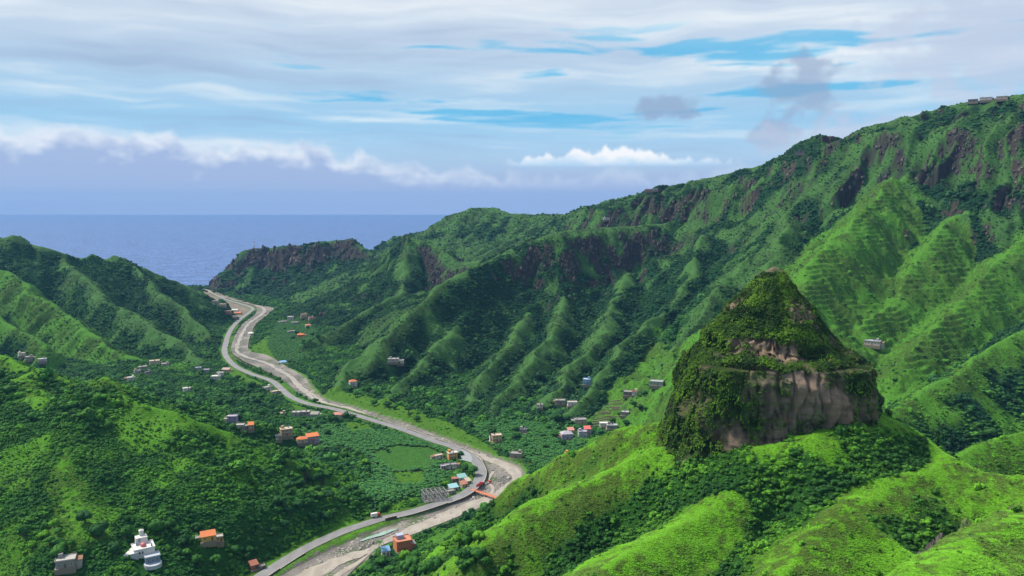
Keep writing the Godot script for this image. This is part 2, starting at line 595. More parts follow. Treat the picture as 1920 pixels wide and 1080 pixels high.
func crag_mesh() -> ArrayMesh:
	var n := FastNoiseLite.new(); set_noise(n, 77, 0.9, 3)
	var st := SurfaceTool.new()
	st.begin(Mesh.PRIMITIVE_TRIANGLES)
	var rings := 7; var seg := 10
	var pts := []
	for a in rings + 1:
		for b in seg:
			var th := PI * a / rings; var ph := TAU * b / seg
			var q := Vector3(sin(th) * cos(ph), cos(th), sin(th) * sin(ph))
			pts.append(q * (1.0 + n.get_noise_3d(q.x * 1.4, q.y * 0.7, q.z * 1.4) * 0.9))
	for a in rings:
		for b in seg:
			var q0: Vector3 = pts[a * seg + b]; var q1: Vector3 = pts[a * seg + (b + 1) % seg]; var q2: Vector3 = pts[(a + 1) * seg + b]; var q3: Vector3 = pts[(a + 1) * seg + (b + 1) % seg]
			for t in [[q0, q2, q1], [q1, q2, q3]]:
				var nn: Vector3 = (t[2] - t[0]).cross(t[1] - t[0])
				if nn.length() < 1e-6: continue
				var k := 0.85 + 0.3 * absf(n.get_noise_3d(t[0].x * 3.0, t[0].y * 3.0, t[0].z * 3.0))
				st.set_color(Color(k, k, k)); st.set_normal(nn.normalized())
				for e in t: st.add_vertex(e)
	return st.commit()

func banana_mesh(sd: int) -> ArrayMesh:
	var g := RandomNumberGenerator.new(); g.seed = sd
	var st := SurfaceTool.new()
	st.begin(Mesh.PRIMITIVE_TRIANGLES)
	for i in 9:
		var a := TAU * i / 9.0 + g.randf_range(-0.3, 0.3)
		var dir := Vector3(cos(a), 0, sin(a)); var side := Vector3(-dir.z, 0, dir.x)
		var k := g.randf_range(0.8, 1.25)
		st.set_color(Color(k, k, k))
		var L := g.randf_range(0.8, 1.15); var up := g.randf_range(0.25, 0.75)
		var pts := []
		for t in 4:
			var f := t / 3.0
			pts.append([Vector3(0, 0.55, 0) + dir * L * f + Vector3.UP * (up * sin(f * 2.3)), [0.05, 0.2, 0.18, 0.02][t]])
		for t in 3:
			var a0: Vector3 = pts[t][0]; var b0: Vector3 = pts[t + 1][0]
			var wa: float = pts[t][1]; var wb: float = pts[t + 1][1]
			st.set_normal((Vector3.UP + dir * 0.5 * (t - 1)).normalized())
			for q in [a0 - side * wa, b0 - side * wb, a0 + side * wa, a0 + side * wa, b0 - side * wb, b0 + side * wb]:
				st.add_vertex(q)
	for i in 6:
		var a := TAU * i / 6.0; var b := TAU * (i + 1) / 6.0
		st.set_color(Color(0.9, 0.8, 0.6))
		var pa := Vector3(cos(a), 0, sin(a)) * 0.08; var pb := Vector3(cos(b), 0, sin(b)) * 0.08
		st.set_normal(pa.normalized())
		for q in [pb, pa + Vector3.UP * 0.6, pa, pb + Vector3.UP * 0.6, pa + Vector3.UP * 0.6, pb]:
			st.add_vertex(q)
	return st.commit()

var leaf_mat: StandardMaterial3D
var clearings := {}   # cells of 2 m kept free of wild plants

func clear_round(c: Vector3, r: float) -> void:
	for i in range(floori((c.x - r) / 2.0), floori((c.x + r) / 2.0) + 1):
		for j in range(floori((c.z - r) / 2.0), floori((c.z + r) / 2.0) + 1):
			if Vector2(i * 2.0 + 1.0 - c.x, j * 2.0 + 1.0 - c.z).length() < r:
				clearings[Vector2i(i, j)] = true

func clear_of(x: float, z: float) -> bool:
	return not clearings.has(Vector2i(floori(x / 2.0), floori(z / 2.0)))

class Planting:
	var rows := PackedFloat32Array()
	var n := 0
	func put(p: Vector3, yaw: float, sx: float, sy: float, c: Color, tilt := Vector3.UP) -> void:
		var b := Basis(Vector3.UP, yaw)
		if tilt.y < 0.999:
			b = Basis(Quaternion(Vector3.UP, tilt)) * b
		b = b * Basis.from_scale(Vector3(sx, sy, sx))
		rows.append_array(PackedFloat32Array([b.x.x, b.y.x, b.z.x, p.x, b.x.y, b.y.y, b.z.y, p.y, b.x.z, b.y.z, b.z.z, p.z, c.r, c.g, c.b, 1.0]))
		n += 1

func plant(called: String, label: String, category: String, mesh: Mesh, p: Planting, mat: Material) -> void:
	if p.n == 0: return
	var mm := MultiMesh.new()
	mm.transform_format = MultiMesh.TRANSFORM_3D
	mm.use_colors = true
	mm.mesh = mesh
	mm.instance_count = p.n
	mm.buffer = p.rows
	var o := MultiMeshInstance3D.new()
	o.multimesh = mm; o.material_override = mat
	o.name = called
	add_child(o, true)
	tag(o, label, category, "", "stuff")
	print(called, " ", p.n)

func scatter() -> void:
	var bush := [Planting.new(), Planting.new(), Planting.new()]
	var canopy := [Planting.new(), Planting.new()]
	var tuft := Planting.new()
	var crop := Planting.new()
	var crag := Planting.new()
	for s in sheets:
		var near := s.z0 + s.nz * s.cell > -600.0
		# area share per cell
		var step := 1.7 if s.cell < 1.75 else 2.3 if s.cell < 3.0 else 3.4 if s.cell < 5.0 else 6.5
		var z := s.z0
		while z < s.z0 + (s.nz - 2) * s.cell:
			var x := s.x0
			while x < s.x0 + (s.nx - 2) * s.cell:
				var px := x + rng.randf() * step; var pz := z + rng.randf() * step
				x += step
				if not in_view(px, pz, 20.0): continue
				var k := s.idx(px, pz)
				if s.h[k] < 0.3: continue
				var f := s.forest[k]; var gr := s.grass[k]
				var cor := s.cor[k]
				if cor < 5.0: continue
				var roll := rng.randf()
				var r := s.rid[k]
				var w := s.wtone[k]
				var g := s.gtone[k]
				var h := s.height(px, pz)
				var bushy := R_b[r] if r >= 0 else 0.7
				if gr < 0.0:
					if not clear_of(px, pz): continue
					var cs := rng.randf_range(1.3, 2.1)
					crop.put(Vector3(px, h - 0.1, pz), rng.randf() * TAU, cs, cs * rng.randf_range(0.8, 1.15), mixc(Color(0.022, 0.105, 0.03), Color(0.05, 0.16, 0.03), rng.randf()))
					continue
				if s.rocky[k] > 0.45:
					if rng.randf() < 0.55 and clear_of(px, pz):
						var cs := rng.randf_range(0.8, 2.2) * (step / 2.1)
						crag.put(Vector3(px, h - cs * 0.4, pz), rng.randf() * TAU, cs, cs * rng.randf_range(0.8, 1.9), s.col[k] * rng.randf_range(0.75, 1.5))
					if rng.randf() < 0.5: continue
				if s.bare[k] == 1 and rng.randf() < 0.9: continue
				if roll < f * 0.95 + gr * bushy:
					if not clear_of(px, pz): continue
					var tone := n_patch.get_noise_2d(px * 1.7 + 300.0, pz * 1.7)
					var open := gr / (f + gr + 0.001)
					var c: Color = mixc(WOOD[w], GRASS[g], 0.14 + open * 0.45 + tone * 0.85 + (rng.randf() - 0.5) * 0.4)
					c = c * rng.randf_range(0.75, 1.3)
					var sz := rng.randf_range(0.9, 1.8) * (step / 2.1) * lerpf(1.1, 0.62, open)
					sz *= exp(rng.randfn() * (0.4 if step < 3.0 else 0.25))
					if step < 3.0 and rng.randf() < 0.08 * f: sz *= rng.randf_range(1.5, 2.5)
					sz = minf(sz, 2.7 if step < 2.0 else 9.0)
					bush[rng.randi() % 3].put(Vector3(px, h - 0.25 * sz, pz), rng.randf() * TAU, sz, sz * rng.randf_range(0.75, 1.15), c)
			z += step
	plant("shrub_cover", "dark green shrubs and scrub covering the valley slopes", "shrubs", leaf_mesh(3, 130, 0.19, 0.85, 0.82, 4), bush[0], leaf_mat)
	plant("shrub_cover", "mid green rounded bushes scattered over the valley slopes", "shrubs", leaf_mesh(4, 140, 0.18, 0.7, 0.82, 5), bush[1], leaf_mat)
	plant("shrub_cover", "leafy upright scrub growing among the bushes on the slopes", "shrubs", leaf_mesh(5, 120, 0.21, 1.0, 0.8, 3), bush[2], leaf_mat)
	plant("plantation", "rows of broad leaved banana plants filling the valley floor plots", "crops", banana_mesh(7), crop, leaf_mat)
	plant("crags", "dark broken rock showing through on the cliffs", "rocks", crag_mesh(), crag, leaf_mat)
	# grass on the near crests
	var s := sheets[0]
	for i in 420000:
		var pz := -rng.randf_range(130.0, 500.0)
		var px := rng.randf_range(-1.0, 1.0) * (-pz * 0.68)
		var k := s.idx(px, pz)
		if s.h[k] < 0.3 or s.cor[k] < 5.0 or rng.randf() > s.grass[k]: continue
		if not clear_of(px, pz): continue
		var g := s.gtone[k]
		var c: Color = mixc(s.col[k], GRASS[g], 0.2 + rng.randfn() * 0.15) * rng.randf_range(1.0, 1.2)
		var sz := rng.randf_range(0.3, 0.65)
		tuft.put(Vector3(px, s.height(px, pz) - 0.05, pz), rng.randf() * TAU, sz, sz * rng.randf_range(0.25, 0.55), c)
	plant("grass_cover", "bright green grass tufts on the near slopes and crests", "grass", tuft_mesh(8, 16, 1.1), tuft, leaf_mat)

# ---------------------------------------------------------------- picking a place on the land
func pick(u: float, v: float, from := 150.0) -> Vector3:
	var r := sight(u, v)
	var d := from
	while d < 3000.0:
		var p := EYE + r * d
		if ground(p.x, p.z) > p.y:
			var lo := d / 1.004; var hi := d
			for i in 8:
				var m := (lo + hi) / 2.0
				var q := EYE + r * m
				if ground(q.x, q.z) > q.y: hi = m
				else: lo = m
			p = EYE + r * hi
			return Vector3(p.x, ground(p.x, p.z), p.z)
		d *= 1.004
	return at(u, v, 2000.0)

# ---------------------------------------------------------------- ribbons on the valley floor
func sheet_mesh(rows: Array, cols: Array) -> ArrayMesh:
	# rows of points across, one colour each
	var verts := PackedVector3Array(); var cc := PackedColorArray(); var idx := PackedInt32Array()
	var n: int = rows[0].size()
	for j in rows.size():
		for i in n:
			verts.append(rows[j][i]); cc.append(cols[j][i])
	for j in rows.size() - 1:
		for i in n - 1:
			var k := j * n + i
			idx.append_array(PackedInt32Array([k, k + n, k + 1, k + 1, k + n, k + n + 1]))
	var norms := PackedVector3Array(); norms.resize(verts.size())
	for t in range(0, idx.size(), 3):
		var a := verts[idx[t]]; var b := verts[idx[t + 1]]; var c := verts[idx[t + 2]]
		var nn := (b - a).cross(c - a)
		if nn.y < 0.0: nn = -nn
		for e in 3: norms[idx[t + e]] += nn
	for i in norms.size(): norms[i] = norms[i].normalized()
	var arr := []
	arr.resize(Mesh.ARRAY_MAX)
	arr[Mesh.ARRAY_VERTEX] = verts; arr[Mesh.ARRAY_NORMAL] = norms; arr[Mesh.ARRAY_COLOR] = cc; arr[Mesh.ARRAY_INDEX] = idx
	var m := ArrayMesh.new()
	m.add_surface_from_arrays(Mesh.PRIMITIVE_TRIANGLES, arr)
	return m

func ribbon(line: Array[Vector3], halves: Array, lift: float, across: int, ca: Color, cb: Color, rough_edge := 0.0, relief := 0.0) -> ArrayMesh:
	var rows := []; var cols := []
	for i in line.size():
		var a := line[maxi(i - 1, 0)]; var b := line[mini(i + 1, line.size() - 1)]
		var dir := Vector3(b.x - a.x, 0, b.z - a.z).normalized()
		var side := Vector3(-dir.z, 0, dir.x)
		var h: float = halves[i]
		var row := []; var cr := []
		for e in across + 1:
			var f := -1.0 + 2.0 * e / across
			var edge := 0.0
			if rough_edge > 0.0 and (e == 0 or e == across):
				edge = n_mid.get_noise_2d(line[i].x * 3.0 + e * 50.0, line[i].z * 3.0) * rough_edge
			var p := line[i] + side * (f * (h + edge))
			p.y = line[i].y + lift + (far_lift(p.z) if lift < -1.0 else 0.0) + n_fine.get_noise_2d(p.x * 2.0, p.z * 2.0) * relief
			row.append(p)
			cr.append(mixc(ca, cb, 0.5 + n_fine.get_noise_2d(p.x * 1.5 + 70.0, p.z * 0.7) * 1.3))
		rows.append(row); cols.append(cr)
	return sheet_mesh(rows, cols)

func floor_line(pts: Array, step := 0.0, per := 6) -> Array:
	# pts = (u, v, half width) on the valley floor
	var line: Array[Vector3] = []
	for q in pts: line.append(on_floor(q[0], q[1]))
	var sm := smooth_line(line, step, per)
	var hs := []
	for i in pts.size() - 1:
		for k in per: hs.append(lerpf(pts[i][2], pts[i + 1][2], float(k) / per))
	hs.append(pts[-1][2])
	return [sm, hs]

func structure(called: String, mesh: Mesh, mat: Material) -> MeshInstance3D:
	var o := part(called, mesh, mat, self)
	o.set_meta("kind", "structure")
	return o

func far_lift(z: float) -> float:
	# downstream the banks run out and the bed lies level with its plain
	return 2.5 * clampf((-z - 1000.0) / 120.0, 0.0, 1.0)

func build_river() -> void:
	var gravel := StandardMaterial3D.new()
	gravel.vertex_color_use_as_albedo = true
	gravel.albedo_texture = grain_texture(41, 0.05, 0.6, 1.0)
	gravel.normal_enabled = true; gravel.normal_texture = bump_texture(42, 0.06, 10.0)
	gravel.uv1_triplanar = true; gravel.uv1_world_triplanar = true; gravel.uv1_scale = Vector3(0.12, 0.12, 0.12)
	gravel.roughness = 0.95
	var rows := []; var cols := []
	for i in bed_left.size():
		var a := bed_left[i]; var b := bed_right[i]
		var row := []; var cr := []
		var n := 18
		for e in n + 1:
			var f := float(e) / n
			var p := a.lerp(b, f)
			var edge := absf(f - 0.5) * 2.0
			var bar := n_mid.get_noise_2d(p.x * 1.6 + 40.0, p.z * 0.9)
			p.y = floor_height(p.z) - 2.2 + far_lift(p.z) + bar * (0.5 if p.z > -1050.0 else 0.15) + pow(edge, 6.0) * 0.9
			row.append(p)
			var c := mixc(Color(0.17, 0.165, 0.16), Color(0.34, 0.315, 0.285), 0.5 + bar * 1.5)
			var green := n_patch.get_noise_2d(p.x * 2.2 + 71.0, p.z * 2.2)
			c = mixc(c, Color(0.07, 0.15, 0.03), clampf((green - 0.26) * 5.0, 0.0, 0.8))
			cr.append(c)
		rows.append(row); cols.append(cr)
	structure("riverbed", sheet_mesh(rows, cols), gravel)
	var water := StandardMaterial3D.new()
	water.vertex_color_use_as_albedo = true
	water.roughness = 0.3; water.metallic_specular = 0.25
	water.normal_enabled = true; water.normal_texture = bump_texture(44, 0.05, 3.0)
	water.uv1_triplanar = true; water.uv1_world_triplanar = true; water.uv1_scale = Vector3(0.15, 0.15, 0.15)
	var mud_a := Color(0.26, 0.235, 0.205); var mud_b := Color(0.33, 0.30, 0.265)
	var f := floor_line([[545,1112,8.0],[578,1076,7.5],[622,1052,6.0],[665,1036,5.0],[700,1024,3.2],[722,1012,3.2],[750,1000,5.0],[776,990,7.0],[810,977,8.0],[850,958,8.0],[885,944,7.0],[920,931,6.0],[946,916,6.0],[965,902,6.0],[971,889,6.0],[958,874,6.0],[934,863,5.5],[905,854,4.5],[880,844,3.2],[855,835,3.0],[800,815,2.6],[720,787,2.6],[655,763,3.0],[622,757,3.6],[600,749,4.0],[578,735,5.0],[560,721,3.5],[545,706,3.2],[522,694,3.2],[495,680,3.0],[462,670,3.0],[444,660,2.6],[448,641,3.0],[456,623,3.0],[468,606,3.0],[488,592,4.0],[496,580,4.5],[474,571.5,4.0],[434,561.5,4.0],[400,551,4.0],[384,543,8.0]])
	structure("river", ribbon(f[0], f[1], -1.72, 6, mud_a, mud_b, 3.0), water)
	f = floor_line([[612,1090,2.4],[640,1068,2.2],[668,1052,2.0],[692,1036,1.8],[712,1018,1.6]])
	structure("river", ribbon(f[0], f[1], -1.70, 4, mud_a, mud_b, 0.6), water)
	f = floor_line([[905,932,1.6],[925,915,1.4],[915,898,1.4],[925,880,1.2]])
	structure("river", ribbon(f[0], f[1], -1.69, 4, mud_a, mud_b, 0.6), water)
	f = floor_line([[676,1010,0.8],[692,1004,1.6],[715,997,2.2],[734,990,1.6],[744,987,0.5]])
	structure("pool", ribbon(f[0], f[1], -1.55, 4, Color(0.20, 0.30, 0.27), Color(0.26, 0.36, 0.33), 0.4), water)
	# road
	var tar := StandardMaterial3D.new()
	tar.vertex_color_use_as_albedo = true
	tar.albedo_texture = grain_texture(45, 0.04, 0.72, 1.0)
	tar.uv1_triplanar = true; tar.uv1_world_triplanar = true; tar.uv1_scale = Vector3(0.1, 0.1, 0.1)
	tar.roughness = 0.85
	var hs := []
	for p in road_line: hs.append(4.3)
	structure("road", ribbon(road_line, hs, 0.42, 4, Color(0.20, 0.20, 0.215), Color(0.25, 0.25, 0.265)), tar)
	# concrete pad where the road widens inside the bend
	var pad := []; var pc := []
	for row in [[[859,864],[870,864],[884,868]],[[858,856],[868,855],[886,860]],[[858,848],[867,845],[880,850]]]:
		var pr := []; var cr := []
		for q in row:
			var w := on_floor(q[0], q[1]); w.y += 0.47
			pr.append(w); cr.append(Color(0.30, 0.33, 0.35))
		pad.append(pr); pc.append(cr)
	structure("pavement", sheet_mesh(pad, pc), tar)
	# footpath through the field
	f = floor_line([[702,872,0.8],[716,884,0.8],[728,894,0.8],[738,906,0.9],[744,914,0.8]])
	var path_rows: Array[Vector3] = f[0]
	for i in path_rows.size(): path_rows[i].y = ground(path_rows[i].x, path_rows[i].z)
	structure("footpath", ribbon(path_rows, f[1], 0.25, 2, Color(0.42, 0.36, 0.30), Color(0.34, 0.3, 0.25), 0.3), gravel)
	build_river_wall()
	var stones := Planting.new()
	for i in 5200:
		var k := rng.randi() % bed_left.size()
		var p := bed_left[k].lerp(bed_right[k], rng.randf())
		p += Vector3(rng.randf_range(-6, 6), 0, rng.randf_range(-6, 6))
		if from_grid(bed_far, p.x, p.z) > 0.5 or from_grid(road_far, p.x, p.z) < 1.0: continue
		p.y = floor_height(p.z) - 2.15 + far_lift(p.z)
		var sz := rng.randf_range(0.25, 0.8) * (2.2 if rng.randf() < 0.05 else 1.0)
		stones.put(p, rng.randf() * TAU, sz, sz * rng.randf_range(0.5, 0.9), mixc(Color(0.14, 0.135, 0.13), Color(0.36, 0.33, 0.30), rng.randf()))
	var rock := SphereMesh.new()
	rock.radius = 1.0; rock.height = 2.0; rock.radial_segments = 7; rock.rings = 4
	plant("river_stones", "grey boulders and cobbles strewn over the riverbed", "stones", rock, stones, leaf_mat)

func build_river_wall() -> void:
	# stone retaining wall with parapet between road and river, one length of wall after another
	var stone := paint(Color(0.13, 0.115, 0.10), 0.95)
	stone.albedo_texture = grain_texture(47, 0.05, 0.5, 1.0)
	stone.uv1_triplanar = true; stone.uv1_world_triplanar = true; stone.uv1_scale = Vector3(0.3, 0.3, 0.3)
	var cap := paint(Color(0.30, 0.28, 0.26), 0.9)
	var n := 0
	for i in road_line.size() - 1:
		var a := road_line[i]; var b := road_line[i + 1]
		if a.z < -1500.0: break
		var dir := (b - a); dir.y = 0.0
		var L := dir.length(); dir = dir.normalized()
		var side := Vector3(-dir.z, 0, dir.x)
		var pa := a + side * 4.75
		var mid := (a + b) / 2.0 + side * 4.75
		if from_grid(bed_far, mid.x, mid.z) > 6.0: continue
		if n % 12 == 0:
			wall_root = thing("retaining_wall", "dark stone retaining wall holding the road above the riverbed", "wall", Vector3(mid.x, mid.y - 2.6, mid.z), 0.0, "lengths of the river wall")
		n += 1
		var local := mid - wall_root.position
		var turn := atan2(-dir.z, dir.x)
		part("wall_block", box(Vector3(L + 0.35, 3.3, 0.55)), stone, wall_root, Vector3(local.x, 1.35, local.z), Vector3(0, turn, 0))
		part("parapet_block", box(Vector3(L + 0.30, 0.32, 0.72)), cap, wall_root, Vector3(local.x, 3.15, local.z), Vector3(0, turn, 0))
var wall_root: Node3D

# ---------------------------------------------------------------- the pinnacle
var pin_axis := Vector3.ZERO
func pinnacle() -> void:
	pin_axis = at(1440, 800, 350)
	var prof := []   # y, left radius, right radius, front radius
	for q in [[502,4,7,5],[508,13,16,13],[530,38,36,32],[570,73,66,58],[600,105,92,78],[618,122,108,90],[624,128,116,94],[648,138,138,100],[656,146,152,112],[662,153,164,128],[668,160,174,136],[700,172,184,142],[760,190,191,148],[800,200,196,154],[830,206,200,160],[880,226,236,190]]:
		prof.append([at(1440, q[0], 350).y, q[1] * 0.227, q[2] * 0.227, q[3] * 0.227])
	var cols := 300; var rows := 190
	var nn := FastNoiseLite.new(); set_noise(nn, 51, 0.05, 4)
	var cr := FastNoiseLite.new(); set_noise(cr, 52, 0.09, 3)
	var y_top: float = prof[0][0]; var y_low: float = prof[-1][0]
	var grid_rows := []; var grid_cols := []
	var ledge: float = prof[10][0] - 0.8; var ledge2: float = prof[6][0]
	var moss: Array = []
	for j in rows + 1:
		var y := lerpf(y_top, y_low, float(j) / rows)
		var row := []; var crow := []
		for i in cols + 1:
			var th := TAU * i / cols
			var c := cos(th); var sn := sin(th)
			var yy := y + nn.get_noise_3d(c * 26.0, y * 0.2, sn * 26.0) * 5.5 * clampf(j / 60.0, 0.0, 1.0) - (1.0 if j > 3 else 0.0)
			var a := 0
			while a < prof.size() - 2 and prof[a + 1][0] > yy: a += 1
			var t := clampf((prof[a][0] - yy) / (prof[a][0] - prof[a + 1][0]), 0.0, 1.0)
			var rx: float = lerpf(prof[a][1], prof[a + 1][1], t) if c < 0.0 else lerpf(prof[a][2], prof[a + 1][2], t)
			var rz: float = lerpf(prof[a][3], prof[a + 1][3], t)
			var pw := 2.0 if y > ledge else 3.6
			var rad := 1.0 / pow(pow(absf(c) / rx, pw) + pow(absf(sn) / rz, pw), 1.0 / pw)
			var q := Vector3(c * rad, y, sn * rad)
			var crack := absf(cr.get_noise_3d(q.x * 1.6, q.y * 0.18, q.z * 1.6))
			var strata := cr.get_noise_3d(q.x * 0.25, q.y * 1.4, q.z * 0.25)
			var cliff := 1.0 if (yy < ledge and yy > prof[14][0] - 6.0) or (yy < ledge2 - 0.8 and yy > prof[8][0]) else 0.35
			var off := nn.get_noise_3d(q.x, q.y, q.z) * 3.4 - maxf(0.0, 0.14 - crack) * 22.0 * cliff + strata * 1.6 * cliff + cr.get_noise_3d(q.x * 3.0, q.y * 2.0, q.z * 3.0) * 0.7
			if j < 4: off *= 0.4
			q += Vector3(c, 0, sn) * off
			row.append(pin_axis * Vector3(1, 0, 1) + q)
			# stone, lichen and moss
			var patch := nn.get_noise_3d(q.x * 0.8 + 90.0, q.y * 0.8, q.z * 0.8)
			var streak := cr.get_noise_3d(q.x * 1.2 + 40.0, q.y * 0.12, q.z * 1.2)
			var stone := mixc(Color(0.32, 0.27, 0.22), Color(0.40, 0.295, 0.22), 0.5 + patch * 1.8)
			stone = mixc(stone, Color(0.085, 0.072, 0.06), clampf(streak * 2.0 - 0.1, 0.0, 0.75))
			stone = mixc(stone, Color(0.30, 0.18, 0.11), clampf((cr.get_noise_3d(q.x * 0.5, q.y * 0.7, q.z * 0.5) - 0.3) * 4.0, 0.0, 0.7))
			var bare := 0.0
			if yy < ledge: bare = clampf(1.35 - absf(q.x - 4.0) / 25.0 + patch * 1.5 + streak * 0.7, 0.0, 1.0)
			elif yy < ledge2 - 0.8 and yy > prof[8][0]: bare = clampf(0.5 + patch * 2.0, 0.0, 0.9)
			elif j < 14: bare = clampf(0.75 + patch * 2.0 - j * 0.03, 0.0, 1.0)
			else: bare = clampf(patch * 2.2 - 0.5, 0.0, 0.7)
			var green := mixc(Color(0.045, 0.10, 0.014), Color(0.02, 0.05, 0.012), 0.5 + cr.get_noise_3d(q.x * 1.5, q.y * 1.5, q.z * 1.5) * 2.0)
			crow.append(mixc(green, stone, bare))
			if sn > -0.35 and j > 3 and i < cols:
				moss.append([row[-1], bare, c, sn, yy])
		grid_rows.append(row); grid_cols.append(crow)
	var m := StandardMaterial3D.new()
	m.vertex_color_use_as_albedo = true
	m.albedo_texture = grain_texture(53, 0.03, 0.6, 1.0)
	m.normal_enabled = true; m.normal_texture = bump_texture(54, 0.05, 22.0)
	m.uv1_triplanar = true; m.uv1_world_triplanar = true; m.uv1_scale = Vector3(0.24, 0.1, 0.24)
	m.roughness = 0.95; m.metallic_specular = 0.2
	var mesh := pin_mesh(grid_rows, grid_cols)
	var o := part("rock_pinnacle", mesh, m, self)
	tag(o, "pyramid shaped rock pinnacle with bare brown cliff and mossy green top", "rock")
	# cushions of moss, grass and scrub on it
	var cover := Planting.new(); var hang := Planting.new()
	for q in moss:
		var p: Vector3 = q[0]; var bare: float = q[1]
		var out := Vector3(q[2], 0.5, q[3]).normalized()
		if rng.randf() < (1.0 - bare * 1.1) * 0.55:
			var lively := cr.get_noise_3d(p.x * 0.9, p.y * 0.9, p.z * 0.9)
			var col := mixc(Color(0.026, 0.07, 0.014), Color(0.12, 0.25, 0.018), 0.45 + lively * 1.6 + rng.randfn() * 0.12)
			var sz := rng.randf_range(0.35, 0.95)
			cover.put(p - out * 0.2, rng.randf() * TAU, sz, sz * rng.randf_range(0.6, 1.2), col, out)
		elif rng.randf() < 0.05 * (1.0 - bare):
			var sz := rng.randf_range(0.8, 1.5)
			hang.put(p - out * 0.3, rng.randf() * TAU, sz, sz * 1.3, mixc(Color(0.05, 0.07, 0.025), Color(0.10, 0.10, 0.04), rng.randf()), Vector3(q[2], -0.35, q[3]).normalized())
	plant("moss_cover", "moss and low scrub growing on the rock pinnacle", "moss", leaf_mesh(61, 34, 0.34, 0.7, 0.75, 2), cover, leaf_mat)
	plant("hanging_grass", "dry hanging grass on the ledges of the rock pinnacle", "grass", tuft_mesh(62, 16, 0.5), hang, leaf_mat)

func pin_mesh(rows: Array, cols: Array) -> ArrayMesh:
	var n: int = rows[0].size()
	var verts := PackedVector3Array(); var cc := PackedColorArray(); var idx := PackedInt32Array()
	for j in rows.size():
		verts.append_array(PackedVector3Array(rows[j])); cc.append_array(PackedColorArray(cols[j]))
	for j in rows.size() - 1:
		for i in n - 1:
			var k := j * n + i
			idx.append_array(PackedInt32Array([k, k + n, k + 1, k + 1, k + n, k + n + 1]))
	var apex := verts.size()
	var mid := Vector3.ZERO
	for i in n: mid += verts[i]
	verts.append(mid / n + Vector3.UP * 0.5); cc.append(cols[0][0])
	for i in n - 1: idx.append_array(PackedInt32Array([apex, i, i + 1]))
	var norms := PackedVector3Array(); norms.resize(verts.size())
	for t in range(0, idx.size(), 3):
		var a := verts[idx[t]]; var b := verts[idx[t + 1]]; var c := verts[idx[t + 2]]
		var nn := (c - a).cross(b - a)
		for e in 3: norms[idx[t + e]] += nn
	for j in rows.size():
		var s := norms[j * n] + norms[j * n + n - 1]
		norms[j * n] = s; norms[j * n + n - 1] = s
	for i in norms.size(): norms[i] = norms[i].normalized()
	var arr := []
	arr.resize(Mesh.ARRAY_MAX)
	arr[Mesh.ARRAY_VERTEX] = verts; arr[Mesh.ARRAY_NORMAL] = norms; arr[Mesh.ARRAY_COLOR] = cc; arr[Mesh.ARRAY_INDEX] = idx
	var m := ArrayMesh.new()
	m.add_surface_from_arrays(Mesh.PRIMITIVE_TRIANGLES, arr)
	return m

# ---------------------------------------------------------------- houses
var paints := {}
func wall_paint(c: Color, rough := 0.9) -> StandardMaterial3D:
	var key := [c, rough]
	if paints.has(key): return paints[key]
	var m := paint(c, rough)
	m.albedo_texture = grime
	m.uv1_triplanar = true; m.uv1_world_triplanar = true; m.uv1_scale = Vector3(0.22, 0.22, 0.22)
	paints[key] = m
	return m
var grime: NoiseTexture2D
var glass_mat: StandardMaterial3D

func faces(polys: Array) -> ArrayMesh:
	var st := SurfaceTool.new()
	st.begin(Mesh.PRIMITIVE_TRIANGLES)
	for p in polys:
		var nn: Vector3 = (p[2] - p[0]).cross(p[1] - p[0]).normalized()
		for i in range(1, p.size() - 1):
			for q in [p[0], p[i], p[i + 1]]:
				st.set_normal(nn); st.add_vertex(q)
	return st.commit()

# a closed block from a footprint (clockwise seen from above) and heights
func roof_mesh(kind: String, w: float, d: float, rise: float) -> ArrayMesh:
	var o := 0.35; var x := w / 2 + o; var z := d / 2 + o; var t := 0.22
	if kind == "flat":
		var ps := []
		ps.append_array(block(Vector3(-x, 0, -z), Vector3(x, t, z)))
		var b := 0.16; var h := t + 0.5
		var e := 0.004
		for q in [[-x + e, -z + e, x - e, -z + b], [-x + e, z - b, x - e, z - e], [-x + e, -z + b, -x + b, z - b], [x - b, -z + b, x - e, z - b]]:
			ps.append_array(block(Vector3(q[0], t, q[1]), Vector3(q[2], h, q[3])))
		return faces(ps)
	if kind == "shed":
		var a := Vector3(-x, 0, z); var b := Vector3(x, 0, z); var c := Vector3(x, rise, -z); var f := Vector3(-x, rise, -z); var u := Vector3(0, t, 0)
		return faces([[a + u, f + u, c + u, b + u], [a, b, c, f], [a, a + u, b + u, b], [b, b + u, c + u, c], [c, c + u, f + u, f], [f, f + u, a + u, a]])
	if kind == "gable":
		var a := Vector3(-x, 0, z); var b := Vector3(x, 0, z); var c := Vector3(x, 0, -z); var f := Vector3(-x, 0, -z)
		var r1 := Vector3(-x, rise, 0); var r2 := Vector3(x, rise, 0)
		return faces([[a, r1, r2, b], [c, r2, r1, f], [b, r2, c], [f, r1, a], [a, b, c, f]])
	# hip
	var a := Vector3(-x, 0, z); var b := Vector3(x, 0, z); var c := Vector3(x, 0, -z); var f := Vector3(-x, 0, -z)
	var k := maxf(x - z, 0.0)
	var r1 := Vector3(-k, rise, 0); var r2 := Vector3(k + 0.01, rise, 0)
	return faces([[a, r1, r2, b], [b, r2, c], [c, r2, r1, f], [f, r1, a], [a, b, c, f]])

